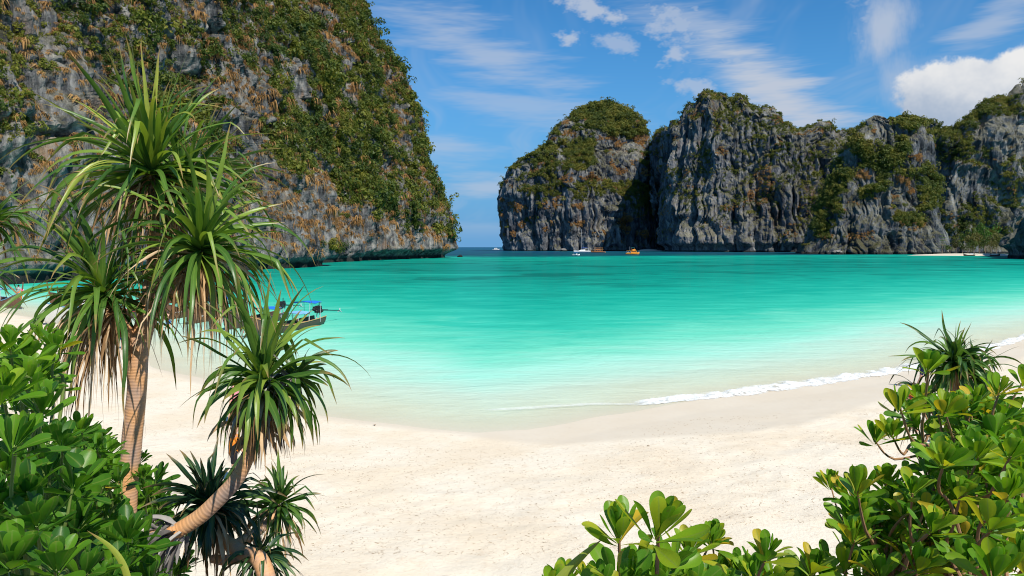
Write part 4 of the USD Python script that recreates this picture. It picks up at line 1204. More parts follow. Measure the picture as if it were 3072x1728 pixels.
class Leaves:
    """Collects the leaves of one plant; the 300 that show largest become parts of it, the rest one part."""
    def __init__(s): s.items = []

    def add(s, name, mat, leaf, tint, size):
        c = leaf[0].mean(0)
        depth = max(c[1], .3)
        col, row = (c[0] / depth * F + 512), HZ - (c[2] - CAMZ) / depth * F
        seen = -30 < col < 1054 and -30 < row < 606
        s.items.append((name, mat, leaf, tint, size / depth * (1 if seen else .05)))

    def build(s, parent, origin, limit=300):
        kinds = {}
        for it in s.items: kinds.setdefault(it[0], []).append(it)
        for name, its in kinds.items():
            its.sort(key=lambda a: -a[4])
            for nm, mat, (v, f, r, a), tint, _ in its[:limit]:
                obj(nm, (v - origin, f), mat, parent, smooth=True, prim={'tint': tint, 'rib': r, 'along': a})
            rest = its[limit:]
            if rest:
                groups = {}
                for it in rest: groups.setdefault(str(it[1].GetPath()), []).append(it)
                for k, (pth, gr) in enumerate(groups.items()):
                    V, Fc, R, A, T, o = [], [], [], [], [], 0
                    for _, mat, (v, f, r, a), tint, _ in gr:
                        V.append(v - origin); Fc.append(f + o); R.append(r); A.append(a); T.append(np.full(len(v), tint)); o += len(v)
                    q = obj('further_' + name, (np.vstack(V), np.vstack(Fc)), gr[0][1], parent, smooth=True, prim={'tint': np.concatenate(T), 'rib': np.concatenate(R), 'along': np.concatenate(A)})
                    tag(q, kind='stuff')


def crown(lv, c, axis_, n, L, Wd, rng, mat, lo=6, hi=112, droop=.9, dead_side=None, outer=.9, tint=(.25, .8), dead=0, dead_L=.8, kinks=.4, name='leaf', dead_mat=None, dead_tint=(.1, 1.0)):
    c = np.asarray(c, float); a = np.asarray(axis_, float) / np.linalg.norm(axis_)
    for i in range(n):
        q = (i + .5) / n
        inc = math.radians(max(2, lo + (hi - lo) * q ** .8 + rng.normal() * 11))
        d = frame_dirs(a, inc, i * 2.39996 + rng.normal() * .45)
        l = L * rng.uniform(.6, 1.2) * (.78 + .22 * min(1, q * 3.5)) * (1 - (1 - outer) * min(1, q * 1.8))
        k = (rng.uniform(.35, .75), rng.uniform(.5, 1.6)) if rng.random() < kinks * (.25 + q) else None
        base = c - a * (.10 + .16 * q) * L * .6 + d * .02
        leaf = strap_leaf(base, d, l, Wd * rng.uniform(.65, 1.15), rng, droop * rng.uniform(.25, 1.75) * (.30 + .9 * math.sin(min(inc, 1.57))), k, curl=rng.normal() * 1.1)
        lv.add(name, mat, leaf, rng.uniform(*tint) * (1 - .25 * (q > .8)), l * Wd)
    for i in range(dead):
        inc = math.radians(rng.uniform(80, 150))
        d = frame_dirs(a, inc, rng.uniform(0, 2 * np.pi))
        while dead_side is not None and d[0] * dead_side < -.15: d = frame_dirs(a, inc, rng.uniform(0, 2 * np.pi))
        l = dead_L * L * rng.uniform(.4, 1.2)
        leaf = strap_leaf(c - a * L * rng.uniform(.10, .30), d, l, Wd * rng.uniform(.18, .62) , rng, rng.uniform(.4, 3.6), (rng.uniform(.1, .6), rng.uniform(.3, 1.8)), fold=.8, curl=rng.normal() * 2.4, ragged=.6, n=18)
        lv.add('dead_leaf', dead_mat or M_dead, leaf, rng.uniform(*dead_tint), l * Wd * .6)


def ringed_trunk(P, R, n=260, sides=16, seed=0, ring=.022):
    C = catmull(P, n)
    L = np.r_[0, np.cumsum(np.linalg.norm(np.diff(C, axis=0), axis=1))]
    r = np.interp(np.linspace(0, 1, n), np.linspace(0, 1, len(R)), R)
    r = r * (1 + .009 * (np.abs((L / ring) % 1 - .5) * 2) ** 2 - .012)
    j = 1 + .07 * (noise(np.stack([np.repeat(L[:, None], sides, 1) * 3, np.cos(np.arange(sides) * 2 * np.pi / sides)[None].repeat(n, 0) * 1.5, np.sin(np.arange(sides) * 2 * np.pi / sides)[None].repeat(n, 0) * 1.5], -1), seed) - .5)
    return tube(C, r, sides, True, j)


def to_ground(p, drop=.15): return np.array([p[0], p[1], float(ground_z(p[0], p[1])) - drop])


# -- the tall screw pine
Y1 = 6.0
k1 = Y1 / F / 3                                                     # metres per pixel of the photograph at that distance
base1 = at(376, 1560, Y1); foot1 = to_ground(base1 + [-.05, .05, 0])
T1 = thing('screw_pine', 'tall screw pine with forked orange trunk, four leafy heads and hanging dead leaves', 'palm-like tree', foot1)
fork = at(412, 1062, Y1)
P1 = [foot1, base1, at(394, 1339, Y1), at(411, 1161, Y1), fork, at(436, 965, Y1 + .02), at(453, 845, Y1 + .05), at(461, 757, Y1 + .06), at(452, 600, Y1), at(449, 520, Y1)]
m, al = ringed_trunk([p - foot1 for p in P1], np.array([33, 31, 29, 27.5, 32, 28, 21, 18, 16, 14]) * k1, 420, 18, 1)
obj('trunk', m, M_trunk, T1, smooth=True, prim={'along': al})
for P, R, sd in (([at(408, 1050, Y1), at(388, 1008, Y1 - .03), at(362, 972, Y1 - .10), at(338, 930, Y1 - .2), at(318, 880, Y1 - .28)], [24, 22, 20, 19, 17], 2),
                 ([at(432, 985, Y1), at(462, 930, Y1 - .05), at(505, 880, Y1 - .12), at(560, 835, Y1 - .2), at(602, 770, Y1 - .25)], [26, 24, 22, 19, 17], 3),
                 ([at(500, 890, Y1 - .05), at(560, 888, Y1 + .1), at(620, 850, Y1 + .25), at(622, 780, Y1 + .3)], [20, 18, 16, 14], 4),
                 ([at(458, 800, Y1 + .08), at(500, 720, Y1 + .25), at(548, 640, Y1 + .35), at(560, 570, Y1 + .38)], [17, 15, 14, 13], 5)):
    m, al = ringed_trunk([p - foot1 for p in P], np.array(R) * k1, 120, 14, sd)
    obj('branch', m, M_trunk, T1, smooth=True, prim={'along': al})
rng = np.random.default_rng(11)
lv = Leaves()
crown(lv, at(452, 470, Y1 - .02), (-.02, -.10, 1), 150, 410 * k1, 19 * k1, rng, M_pandleaf, 4, 120, 1.15, dead=110, dead_L=.8, tint=(.25, .95))
crown(lv, at(610, 715, Y1 - .28), (.28, -.18, 1), 126, 375 * k1, 19 * k1, rng, M_pandleaf, 5, 122, 1.45, dead=120, dead_L=.85, tint=(.2, .85))
crown(lv, at(290, 840, Y1 - .32), (-.5, -.15, 1), 112, 365 * k1, 18 * k1, rng, M_pandleaf, 8, 124, 1.5, dead=115, dead_L=1.05, tint=(.15, .8), dead_side=-1)
crown(lv, at(566, 520, Y1 + .40), (.25, .2, 1), 90, 340 * k1, 18 * k1, rng, M_pandleaf, 6, 115, 1.0, dead=40, dead_L=.8, tint=(.2, .75))
lv.build(T1, foot1)

# -- the leaning screw pine
Y2 = 4.6
k2 = Y2 / F / 3
Pn = [at(330, 1770, Y2 + .25), at(430, 1668, Y2 + .1), at(500, 1612, Y2), at(545, 1585, Y2), at(604, 1546, Y2), at(662, 1491, Y2), at(710, 1437, Y2), at(742, 1375, Y2), at(756, 1330, Y2), at(776, 1250, Y2), at(792, 1170, Y2)]
foot2 = to_ground(Pn[0])
T2 = thing('screw_pine', 'leaning screw pine with a curved orange trunk rising to one head of leaves', 'palm-like tree', foot2)
m, al = ringed_trunk([foot2 - foot2] + [p - foot2 for p in Pn[1:]], np.array([24, 24, 24, 23, 23, 23, 22, 20, 17, 16, 15]) * k2, 420, 18, 7, .016)
obj('trunk', m, M_trunk, T2, smooth=True, prim={'along': al})
rng = np.random.default_rng(21)
lv = Leaves()
crown(lv, at(796, 1115, Y2 - .02), (.12, -.12, 1), 118, 385 * k2, 24 * k2, rng, M_pandleaf, 4, 116, 1.6, outer=.62, dead=120, dead_L=.52, tint=(.25, .85))
crown(lv, at(900, 1120, Y2 + .06), (.9, .1, .5), 12, 150 * k2, 22 * k2, rng, M_pandleaf, 10, 100, 1.2, dead=22, dead_L=1.1, tint=(.1, .4), dead_mat=M_grey)
for i in range(46):                                                 # shreds of old leaf sheath under the head
    q = rng.uniform(0, 1)
    c = at(758, 1325, Y2) * (1 - q) + at(795, 1175, Y2) * q
    d = frame_dirs((.15, 0, 1), math.radians(rng.uniform(60, 160)), rng.uniform(0, 6.28))
    leaf = strap_leaf(c + d * 14 * k2, d, rng.uniform(60, 150) * k2, rng.uniform(14, 30) * k2, rng, rng.uniform(1.5, 4), fold=.8, curl=rng.normal() * 2, ragged=.8, n=9)
    lv.add('dead_leaf', M_dead if rng.random() < .6 else M_grey, leaf, rng.uniform(.4, 1), .02)
lv.build(T2, foot2)
# the bundle of grey dead leaves wrapped round the bottom of its trunk
lv2 = Leaves()
for i in range(190):
    q = rng.uniform(0, 1) ** .8
    c = at(560, 1580, Y2) * (1 - q) + at(425, 1672, Y2 + .05) * q
    ang = rng.uniform(0, 6.28)
    d = frame_dirs((-.75, 0, -.5), math.radians(rng.uniform(30, 95)), ang)
    leaf = strap_leaf(c + d * 24 * k2, frame_dirs((-.8, -.1, -.35), math.radians(rng.uniform(5, 70)), ang + rng.normal() * .5), rng.uniform(60, 190) * k2, rng.uniform(9, 22) * k2, rng, rng.uniform(.6, 3.0), fold=.8, curl=rng.normal() * 2.2, ragged=.7, n=11)
    lv2.add('old_leaf', M_grey, leaf, rng.uniform(.15, 1), .02)
lv2.build(T2, foot2)

# -- the dark screw pine on the bank behind them
Y3 = 5.6
k3 = Y3 / F / 3
foot3 = to_ground(at(860, 1790, Y3 - .5))
T3 = thing('screw_pine', 'dark bluish green screw pine bush behind the curved leaning trunk', 'palm-like tree', foot3)
P3 = [foot3, at(797, 1724, Y3 - .3), at(728, 1659, Y3 - .1), at(684, 1628, Y3), at(640, 1590, Y3 + .05), at(628, 1540, Y3 + .1)]
m, al = ringed_trunk([p - foot3 for p in P3], np.array([28, 25, 22, 20, 16, 14]) * k3, 240, 14, 9)
obj('trunk', m, M_trunk, T3, smooth=True, prim={'along': al})
m, al = ringed_trunk([p - foot3 for p in (at(735, 1668, Y3 - .1), at(680, 1680, Y3), at(640, 1676, Y3 + .1))], np.array([18, 16, 13]) * k3, 80, 12, 10)
obj('branch', m, M_trunk, T3, smooth=True, prim={'along': al})
m, al = ringed_trunk([p - foot3 for p in (at(700, 1640, Y3), at(780, 1590, Y3 + .2), at(835, 1530, Y3 + .35))], np.array([17, 14, 12]) * k3, 80, 12, 10)
obj('branch', m, M_trunk, T3, smooth=True, prim={'along': al})
rng = np.random.default_rng(31)
lv = Leaves()
crown(lv, at(625, 1500, Y3 + .1), (-.15, -.1, 1), 105, 215 * k3, 24 * k3, rng, M_darkpand, 6, 125, .95, dead=40, dead_L=1.1, tint=(.1, .7), kinks=.5)
crown(lv, at(842, 1500, Y3 + .4), (.3, 0, 1), 70, 175 * k3, 17 * k3, rng, M_pandleaf, 6, 125, 1.1, dead=34, dead_L=1.1, tint=(.05, .55), kinks=.6)
crown(lv, at(790, 1660, Y3 - .15), (.5, -.3, .8), 60, 150 * k3, 16 * k3, rng, M_darkpand, 10, 125, 1.5, dead=24, dead_L=1.0, tint=(.2, .9), dead_mat=M_grey)
lv.build(T3, foot3)

# -- the one at the left edge, and the one behind the right hand shrubs
Y4 = 7.5
k4 = Y4 / F / 3
foot4 = to_ground(at(-60, 1500, Y4))
T4 = thing('screw_pine', 'screw pine head cut off by the left edge of the picture', 'palm-like tree', foot4)
m, al = ringed_trunk([p - foot4 for p in (foot4, at(-70, 1200, Y4), at(-50, 900, Y4), at(-28, 700, Y4))], np.array([28, 26, 22, 17]) * k4, 200, 12, 12)
obj('trunk', m, M_trunk, T4, smooth=True, prim={'along': al})
rng = np.random.default_rng(41)
lv = Leaves()
crown(lv, at(-22, 640, Y4), (.05, -.1, 1), 66, 200 * k4, 14 * k4, rng, M_pandleaf, 5, 120, 1.1, dead=26, dead_L=.9, tint=(.15, .7))
crown(lv, at(-60, 800, Y4 - .2), (.4, -.1, 1), 46, 170 * k4, 14 * k4, rng, M_pandleaf, 10, 120, 1.2, dead=16, dead_L=.9, tint=(.1, .6))
lv.build(T4, foot4)

Y5 = 9.6
k5 = Y5 / F / 3
foot5 = to_ground(at(2890, 1420, Y5))
T5 = thing('screw_pine', 'drooping screw pine standing behind the shrubs on the right', 'palm-like tree', foot5)
m, al = ringed_trunk([p - foot5 for p in (foot5, at(2880, 1300, Y5), at(2868, 1200, Y5), at(2862, 1110, Y5))], np.array([18, 17, 16, 14]) * k5, 160, 12, 13)
obj('trunk', m, M_trunk, T5, smooth=True, prim={'along': al})
rng = np.random.default_rng(51)
lv = Leaves()
crown(lv, at(2862, 1072, Y5), (.05, -.05, 1), 140, 165 * k5, 14 * k5, rng, M_pandleaf, 14, 122, 1.5, dead=20, dead_L=.8, tint=(.05, .6), kinks=.75)
crown(lv, at(2925, 1105, Y5 + .15), (.35, -.05, .9), 70, 150 * k5, 13 * k5, rng, M_pandleaf, 10, 122, 1.6, dead=10, dead_L=.8, tint=(.05, .6), kinks=.7)
crown(lv, at(2770, 1200, Y5 + .2), (-.2, -.05, .9), 40, 170 * k5, 13 * k5, rng, M_darkpand, 20, 130, 1.9, dead=10, dead_L=.8, tint=(.2, .8), kinks=.8)
lv.build(T5, foot5)


# -- the fleshy leaved beach shrubs
def spoon_leaf(base, d, L, rng, wide=.40, curve=.5, n=11):
    """An obovate leaf: narrow foot, broad round end, cupped, with the rib sunk."""
    d = np.asarray(d, float) / np.linalg.norm(d)
    p = np.asarray(base, float).copy()
    side = np.cross(d, [0, 0, 1.0])
    if np.linalg.norm(side) < .2: side = np.cross(d, rng.normal(size=3))
    side /= np.linalg.norm(side)
    roll = rng.normal() * .35
    up = np.cross(side, d)
    side = side * math.cos(roll) + up * math.sin(roll)
    t = 1 - (1 - np.linspace(0, 1, n)) ** 1.55
    w = wide * L / 2 * np.interp(t, [0, .12, .3, .5, .7, .82, .92, .97, 1], [.10, .16, .40, .76, 1, .98, .74, .48, .10])
    cup = rng.uniform(.10, .38)
    V, rib, al = [], [], []
    for i in range(n):
        up = np.cross(side, d)
        for s in (-1, -.55, 0, .55, 1):
            V.append(p + side * w[i] * s + up * w[i] * (cup * s * s - .06 * (s == 0)))
            rib.append(abs(s)); al.append(t[i])
        dt = (t[i + 1] - t[i]) if i < n - 1 else 0
        p = p + d * L * dt
        nd = d - up * curve * dt * (.3 + 1.6 * t[i]) + rng.normal(size=3) * .02
        d = nd / np.linalg.norm(nd)
        side = side - d * side.dot(d); side /= np.linalg.norm(side)
    return np.array(V), grid_faces(n, 5), np.array(rib), np.array(al)


def rosette(lv, c, axis_, L, rng, tint, n=None, yellow=.08, open_=1.0):
    n = n or rng.integers(15, 22)
    a = np.asarray(axis_, float) / np.linalg.norm(axis_)
    for i in range(n):
        q = (i + .5) / n
        inc = math.radians((6 + 66 * open_ * q ** 1.35) + rng.normal() * 7)
        d = frame_dirs(a, inc, i * 2.39996 + rng.normal() * .2)
        l = L * (.72 + .5 * q ** .6) * rng.uniform(.82, 1.1)
        tt = rng.uniform(*tint)
        if q > .55 and rng.random() < yellow * 2.2: tt = rng.uniform(.8, 1.0)
        leaf = spoon_leaf(c - a * L * .28 * q + d * .008, d, l, rng, rng.uniform(.33, .43), rng.uniform(-.5, .7) if q > .4 else rng.uniform(-.7, .1))
        lv.add('leaf', M_shrubleaf, leaf, tt, l * l)


def shrub(label, root_px, spots, seed, tint, yellow, group=None, fill=None, twig=None, spread=1.0, lean=(0.25, -.2)):
    """spots: (column, row, reach in pixels, distance) of every leafy shoot end."""
    rng = np.random.default_rng(seed)
    root = to_ground(at(*root_px), .05)
    t = thing('beach_shrub', label, 'shrub', root, group=group)
    lv = Leaves()
    br = []
    for (u, v, r, Yd) in spots:
        c = at(u, v, Yd)
        ax = np.array([rng.normal() * .22 + lean[0], rng.normal() * .22 + lean[1], 1.0])
        L = r / 3 * Yd / F
        rosette(lv, c, ax, L, rng, tint, yellow=yellow)
        br.append((c, ax))
    if fill:
        for (u, v, r, Yd) in fill:
            c = at(u, v, Yd); r = r * 1.12
            rosette(lv, c, np.array([rng.normal() * .5 + lean[0], rng.normal() * .4 + lean[1], .8]), r / 3 * Yd / F, rng, (tint[0] * .8, tint[1] * .85), n=rng.integers(8, 12), yellow=yellow * .7, open_=1.25)
            br.append((c, np.array([rng.normal() * .3, rng.normal() * .3, 1.0])))
    lv.build(t, root)
    cent = np.mean([c for c, _ in br], axis=0) + np.array([0, .1, -.15])
    for (c, ax) in br[:46]:
        a = ax / np.linalg.norm(ax)
        hub = c + (cent - c) * rng.uniform(.35, .6) + np.array([0, 0, -.16]) + rng.normal(size=3) * .05
        mid = c * .62 + hub * .38 - a * .05 + rng.normal(size=3) * .02
        P = catmull([root, root + (cent - root) * .5 + rng.normal(size=3) * .06, hub, mid, c], 20)
        m = tube(P - root, np.linspace(.013, .0048, 20) * (1 + .10 * rng.normal(size=20)), 7)[0]
        obj('branch', m, twig or M_twig, t)
    return t


def region(poly, n, r, Yd, seed):
    """n shoots spread over an outline in the photograph, at distances between the two of Yd."""
    from shapely.geometry import Polygon, Point
    rng = np.random.default_rng(seed); P = Polygon(poly); b = P.bounds; out = []
    while len(out) < n:
        u, v = rng.uniform(b[0], b[2]), rng.uniform(b[1], b[3])
        if P.contains(Point(u, v)):
            y = rng.uniform(*Yd); out.append((u, v, rng.uniform(*r), y))
    return out


S = lambda lst, k=275.0, f=.94: [(u, v + r * .1, r * f, k / r) for u, v, r in lst]
SL = lambda lst: S(lst, f=.92)
SC = lambda lst: S(lst, f=1.04)
# right hand side
shrub('bright green shrub at upper right with yellowish shoots before the drooping screw pine', (2800, 1640, 4.4),
      S([(2786, 1102, 78), (2700, 1215, 84), (2676, 1300, 68), (2624, 1316, 66), (2835, 1228, 78), (2887, 1222, 64), (2932, 1199, 60), (2997, 1172, 68), (3068, 1141, 66), (2960, 1240, 60), (2760, 1190, 55)]), 61, (.46, .86), .16, fill=region([(2720, 1230), (3072, 1210), (3072, 1330), (2850, 1340), (2740, 1290)], 44, (46, 64), (4.1, 4.9), 161))
shrub('dense glossy shrub filling the right edge below the first one', (3000, 1900, 2.9),
      S([(2831, 1384, 90), (2935, 1361, 80), (3032, 1361, 86), (2882, 1477, 84), (3023, 1477, 94), (2979, 1575, 104), (3090, 1560, 100), (3060, 1420, 80), (2985, 1714, 116), (3075, 1690, 110), (2900, 1690, 95)]), 62, (.42, .84), .11, fill=region([(2820, 1330), (3072, 1280), (3072, 1728), (2870, 1728), (2800, 1500)], 100, (52, 78), (3.5, 4.4), 162))
shrub('shrub with broad yellow green leaves in the middle right, one large pale leaf hanging down', (2640, 1900, 3.1),
      S([(2492, 1451, 58), (2572, 1465, 90), (2737, 1471, 84), (2577, 1533, 76), (2799, 1581, 96), (2660, 1440, 66), (2563, 1612, 84), (2690, 1560, 70), (2640, 1720, 92), (2760, 1700, 96), (2540, 1700, 80)]), 63, (.42, .86), .18, fill=region([(2540, 1470), (2800, 1400), (2860, 1728), (2540, 1728)], 74, (50, 74), (3.5, 4.6), 163))
shrub('low shrub of spoon shaped leaves at the bottom edge between the two brighter clumps', (2300, 1950, 3.0),
      S([(2136, 1626, 68), (2299, 1664, 92), (2183, 1712, 66), (2330, 1745, 84), (2440, 1705, 82), (2480, 1745, 80), (2240, 1735, 70), (2100, 1760, 70), (2400, 1770, 80)]), 64, (.42, .84), .12, fill=region([(2110, 1720), (2500, 1690), (2520, 1760), (2110, 1770)], 18, (52, 70), (3.3, 4.0), 164))
shrub('large leaved shrub at the bottom edge just right of the picture centre', (1900, 2000, 2.3),
      SC([(1857, 1600, 112), (1975, 1590, 138), (2072, 1650, 84), (2136, 1616, 66), (1880, 1765, 130), (1975, 1775, 124), (1672, 1765, 84), (1766, 1748, 80), (2050, 1770, 96), (1700, 1740, 70)]), 65, (.46, .86), .16, fill=region([(1670, 1740), (2080, 1690), (2080, 1775), (1660, 1775)], 8, (70, 100), (2.3, 3.0), 165))
# left hand side
shrub('bright leaved top of the shrub at the left edge, in front of the white boat', (40, 1560, 3.4),
      SL([(84, 1065, 80), (167, 1040, 74), (11, 1180, 112), (30, 1035, 84), (120, 1010, 60), (134, 1120, 70), (-30, 1060, 90)]), 66, (.42, .76), .01, fill=region([(0, 1080), (170, 1080), (150, 1230), (0, 1280)], 12, (62, 85), (3.2, 4.2), 166), twig=M_twig2)
shrub('dark glossy shrub with very large leaves, lower left', (60, 1950, 2.3),
      SL([(124, 1222, 104), (45, 1325, 132), (170, 1316, 88), (72, 1478, 116), (110, 1565, 124), (167, 1695, 132), (33, 1680, 134), (223, 1590, 96), (-20, 1520, 120), (20, 1400, 110), (250, 1720, 110)]), 67, (.16, .58), .004, fill=region([(0, 1300), (230, 1330), (270, 1500), (290, 1728), (0, 1728)], 46, (70, 100), (2.7, 4.0), 167), twig=M_twig2)
shrub('finer leaved dark shrub between the left edge and the big trunk', (290, 1860, 4.2),
      SL([(245, 1290, 68), (301, 1312, 48), (335, 1352, 52), (312, 1402, 56), (268, 1455, 62), (335, 1522, 54), (225, 1380, 66), (300, 1480, 50), (355, 1440, 46), (280, 1340, 52)]), 68, (.2, .68), .01, fill=region([(200, 1300), (340, 1340), (370, 1440), (360, 1700), (240, 1728)], 56, (44, 62), (4.2, 5.6), 168), twig=M_twig2)
shrub('shoot of big pale leaves in front of the foot of the big trunk', (385, 1950, 2.9),
      SL([(385, 1602, 94), (362, 1705, 96), (440, 1728, 84), (320, 1745, 100)]), 69, (.18, .55), .004, fill=region([(300, 1620), (450, 1640), (470, 1740), (300, 1740)], 10, (60, 85), (3.0, 3.8), 169), twig=M_twig2)
shrub('small leaved green shrub just right of the big trunk', (450, 1800, 6.2),
      SL([(430, 1425, 46), (442, 1480, 48), (458, 1560, 50), (445, 1660, 54), (480, 1510, 44), (420, 1380, 40), (520, 1720, 50), (560, 1690, 46)]), 70, (.15, .62), .004, fill=region([(400, 1400), (470, 1440), (500, 1560), (560, 1728), (400, 1728)], 34, (40, 56), (6.1, 7.0), 170), twig=M_twig2)

# long single blades standing up from below the frame
for (lab, pts, Yd, wd, seed) in (('young screw pine with one striped yellow green blade, in the lower left shrubs', [(395, 1790), (372, 1700), (330, 1640), (262, 1592)], 2.6, 22, 81), ('young screw pine blade reaching up left of the central shrub', [(1630, 1800), (1690, 1725), (1750, 1665), (1806, 1618)], 2.5, 30, 82)):
    C = [at(u, v, Yd) for u, v in pts]
    C = catmull(C, 18); root = to_ground(C[0] + [.0, .05, 0], .0)
    t = thing('young_screw_pine', lab, 'young plant', root)
    rng = np.random.default_rng(seed)
    T_ = np.gradient(C, axis=0); T_ /= np.linalg.norm(T_, axis=1, keepdims=True)
    sd = np.cross(T_, [0, -1., .3]); sd /= np.linalg.norm(sd, axis=1, keepdims=True)
    up = np.cross(sd, T_)
    q = np.linspace(0, 1, 18); w = wd / 3 * Yd / F * np.maximum(.03, 1 - q ** 2.4) / 2
    V = np.stack([C - sd * w[:, None], C + up * w[:, None] * .5, C + sd * w[:, None]], 1).reshape(-1, 3)
    obj('leaf', (V - root, grid_faces(18, 3)), M_pandleaf, t, smooth=True, prim={'tint': .92, 'rib': np.tile([1., 0, 1], 18), 'along': np.repeat(q, 3)})
    for i in range(7):
        d = frame_dirs((0, 0, 1), math.radians(rng.uniform(20, 70)), rng.uniform(0, 6.28))
        v, f, r, a = strap_leaf(np.array([0, 0, .0]), d, rng.uniform(.35, .6), .035, rng, 1.0)
        obj('leaf', (v, f), M_pandleaf, t, smooth=True, prim={'tint': .5, 'rib': r, 'along': a})
    obj('stem', tube(np.array([(0, 0, -.1), (0, 0, .05), C[0] - root]), .02, 8)[0], M_twig2, t)


# ---------------------------------------------------------------- people
def bone(a, b, ra, rb, seg=12):
    A = m3.Manifold.sphere(ra, seg).translate(tuple(map(float, a))); B = m3.Manifold.sphere(rb, seg).translate(tuple(map(float, b)))
    return m3.Manifold.batch_hull([A, B])


def join(parts): return m3.Manifold.batch_boolean(parts, m3.OpType.Add)


def smooth_body(man, size=.05, it=6):
    m = man.refine_to_length(size).to_mesh()
    t = trimesh.Trimesh(m.vert_properties[:, :3], m.tri_verts, process=True)
    trimesh.smoothing.filter_taubin(t, iterations=it)
    return t


M_skin = plain('skin_look', (.56, .31, .21), .55, .35); M_skin2 = plain('tanned_skin_look', (.38, .20, .12), .55, .35); M_hair = plain('hair_look', (.035, .022, .015), .6, .3); M_hair2 = plain('light_hair_look', (.28, .17, .08), .6, .3)
CLOTH = {k: plain(f'{k}_clothing_look', c, .85, .15) for k, c in dict(black=(.015, .015, .018), blue=(.03, .15, .50), grey=(.36, .36, .37), navy=(.02, .03, .10), pink=(.70, .25, .30), red=(.60, .06, .05), white=(.75, .74, .72), orange=(.80, .25, .03)).items()}


def person(label, foot, face, h=1.72, lean=0.0, stride=.12, arms=((.25, .15), (-.15, .1)), top=None, bottom='navy', hair=None, skin=None, hat=None, sit=False, long_bottom=False):
    """face: heading in radians; lean: how far the trunk bends forward; arms: swing forward and outward of each upper arm."""
    s = h / 1.72
    foot = np.asarray(foot, float)
    t = thing('person', label, 'person', foot, face)                # the body looks along +x
    hipz = .42 if sit else .92
    hip = np.array([0, 0, hipz]); up = np.array([math.sin(lean), 0, math.cos(lean)])
    chest, neck = hip + up * .36, hip + up * .52
    headc = neck + np.array([math.sin(lean * .6), 0, math.cos(lean * .6)]) * .185
    B = []
    for sg in (-1, 1):
        hj = hip + np.array([0, sg * .09, -.03])
        if sit: kn, an = hj + np.array([.42, sg * .04, .06]), hj + np.array([.48, sg * .05, -.34])
        else: kn, an = np.array([sg * stride * .55 + .04, sg * .095, .50]), np.array([sg * stride - .04 * (sg < 0), sg * .10, .085])
        B += [bone(hj, kn, .088, .058), bone(kn, an, .056, .040), bone(an + [0, 0, -.04], an + [.15, 0, -.055], .038, .026)]
        sh = neck + np.array([0, sg * .19, -.06])
        sw, ou = arms[0 if sg < 0 else 1]
        el = sh + np.array([math.sin(sw), sg * math.sin(ou), -math.cos(sw)]) * .29
        wr = el + np.array([math.sin(sw + .35), sg * math.sin(ou * .5), -math.cos(sw + .35)]) * .25
        B += [bone(sh, el, .052, .041), bone(el, wr, .041, .028)]
        fd = (wr - el) / np.linalg.norm(wr - el); palm = wr + fd * .085
        B.append(bone(wr + fd * .01, palm, .026, .030, 8))
        sd = np.cross(fd, [0, 1., 0]); sd /= np.linalg.norm(sd) + 1e-9
        for k, ln in enumerate((.075, .085, .08, .06)):
            o = palm + sd * (.024 - .016 * k)
            m_ = o + fd * ln * .55
            B += [bone(o, m_, .0095, .009, 6), bone(m_, m_ + fd * ln * .5 + np.array([0, -sg * .012, 0]), .009, .008, 6)]
        B.append(bone(wr + fd * .03 + sd * .02, wr + fd * .075 + sd * .055, .011, .009, 6))
        B.append(bone(sh, neck + np.array([0, 0, -.03]), .055, .06))
    B += [bone(hip + [0, -.06, 0], hip + [0, .06, 0], .105, .105), bone(hip + up * .08, chest, .125, .15), bone(chest + [0, -.07, 0], chest + [0, .07, 0], .115, .115), bone(chest, neck, .14, .085),
          bone(neck, headc + [0, 0, -.03], .055, .058), bone(headc + [-.01, 0, .02], headc + [.015, 0, -.045], .092, .068), bone(headc + [.085, 0, -.005], headc + [.1, 0, -.03], .012, .016, 6)]
    for sg in (-1, 1): B.append(bone(headc + [-.01, sg * .085, .0], headc + [-.01, sg * .09, -.03], .014, .012, 6))
    body = smooth_body(join(B)); body.apply_scale(s)
    b = obj('body', body, skin or M_skin, t, smooth=True)
    eyes = cat([trimesh.creation.icosphere(1, .011).apply_translation(headc + [.083, sg * .033, .01]) for sg in (-1, 1)]); eyes.apply_scale(s)
    obj('eyes', eyes, M_hair, t)
    hr = smooth_body(join([bone(headc + [-.02, 0, .03], headc + [-.035, 0, -.03], .098, .085), bone(headc + [-.06, 0, -.02], neck + [-.06, 0, .02], .05, .03)]) - m3.Manifold.cube((.2, .4, .22), True).translate(tuple(headc + [.135, 0, -.08])), .04, 3)
    hr.apply_scale(s); obj('hair', hr, hair or M_hair, t, smooth=True)
    if bottom:
        C_ = [bone(hip + [0, -.06, .02], hip + [0, .06, .02], .122, .122)]
        for sg in (-1, 1):
            hj = hip + np.array([0, sg * .09, -.03])
            kn = hj + np.array([.42, sg * .04, .06]) if sit else np.array([sg * stride * .55 + .04, sg * .095, .50])
            C_.append(bone(hj, hj + (kn - hj) * (.95 if long_bottom else .55), .105, .090))
        g_ = smooth_body(join(C_), .05, 3); g_.apply_scale(s); obj('shorts', g_, CLOTH[bottom], t, smooth=True)
    if top:
        C_ = [bone(hip + up * .02, chest, .140, .165), bone(chest + [0, -.07, 0], chest + [0, .07, 0], .132, .132), bone(chest, neck + up * -.03, .155, .105)]
        for sg in (-1, 1):
            sh = neck + np.array([0, sg * .19, -.06]); sw, ou = arms[0 if sg < 0 else 1]
            C_.append(bone(sh, sh + np.array([math.sin(sw), sg * math.sin(ou), -math.cos(sw)]) * .16, .068, .062))
        g_ = smooth_body(join(C_), .05, 3); g_.apply_scale(s); obj('shirt', g_, CLOTH[top], t, smooth=True)
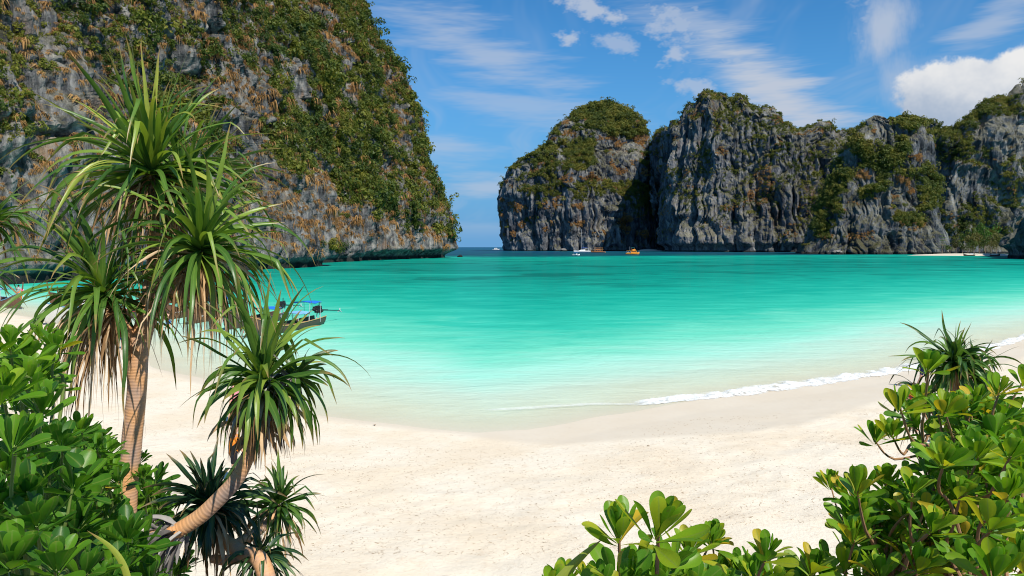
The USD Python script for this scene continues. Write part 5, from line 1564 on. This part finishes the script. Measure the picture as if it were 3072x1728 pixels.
    if hat:
        g_ = cat([trimesh.creation.cylinder(.19, .015, sections=20).apply_translation(headc + [0, 0, .055]), trimesh.creation.icosphere(2, .105).apply_translation(headc + [-.01, 0, .07])]); g_.apply_scale(s)
        obj('hat', g_, CLOTH[hat], t)
    return t


def standing(u, v, Y=None):
    """Where a foot seen at that pixel touches the ground (or the sea bed)."""
    if Y is None:
        Y = CAMZ * F / (v / 3 - HZ)
        for _ in range(12): p = at(u, v, Y); Y = (CAMZ - float(ground_z(p[0], p[1]))) * F / (v / 3 - HZ)
    p = at(u, v, Y); return np.array([p[0], p[1], float(ground_z(p[0], p[1]))])


person('bare chested person in blue swimming trunks wading beside the brown boat', standing(505, 995), 2.5, 1.78, .22, .16, ((.5, .2), (.1, .25)), None, 'blue')
person('person in black top and black skirt standing behind the fork of the trunk', standing(438, 1062), 1.8, 1.68, 0, .06, ((.1, .1), (.1, .1)), 'black', 'black', M_hair2, long_bottom=True)
person('person in red top and dark shorts standing at the water left of the fork', standing(408, 1062), 1.4, 1.74, 0, .08, ((.2, .2), (.0, .2)), 'red', 'navy')
person('person in dark shorts standing furthest left under the hanging dead leaves', standing(366, 1048), 1.2, 1.72, .05, .08, ((.15, .2), (.1, .2)), 'white', 'navy', skin=M_skin2)
p = on_water(14, 908); person('person in a grey shirt and dark hat standing on the boat at the left edge', (p[0] - .0, p[1] + 2.5, .35), -1.2, 1.7, .05, .05, ((.3, .1), (.4, .1)), 'grey', 'orange', skin=M_skin2, hat='black')
person('person in pink swimwear with an orange life vest wading by the pink ribbons', standing(643, 1000), -1.4, 1.66, .1, .1, ((.6, .2), (.5, .2)), 'orange', 'pink', M_hair2)
person('person in pink shorts walking on the sand behind the leaning screw pine head', standing(704, 1272), 2.7, 1.7, .05, .2, ((.3, .1), (-.2, .1)), 'pink', 'pink')
person('person in blue sitting on the sand right of the leaning trunk', standing(826, 1298), 2.2, 1.68, -.1, .1, ((.5, .2), (.5, .2)), 'blue', 'pink', sit=True)
person('person in an orange vest and black shorts on the sand behind the curved trunk', standing(700, 1452), .6, 1.6, .1, .1, ((.3, .1), (.3, .1)), 'orange', 'black')
person('person in red swimwear standing on the sand behind the right shrub', standing(2742, 1292), 1.0, 1.7, .0, .08, ((.2, .1), (.1, .1)), 'red', 'red')
person('person in a navy shirt walking by the water left of the drooping screw pine', standing(2768, 1162), -.6, 1.72, .1, .2, ((.3, .1), (-.3, .1)), 'navy', 'navy')
person('person in pink on the sand right of the drooping screw pine', standing(2952, 1252), 2.2, 1.66, .1, .15, ((.3, .1), (-.3, .1)), 'pink', 'white')
person('person in blue shorts on the sand low behind the right shrubs', standing(2932, 1345), 2.8, 1.7, .1, .15, ((.3, .1), (-.3, .1)), None, 'blue')
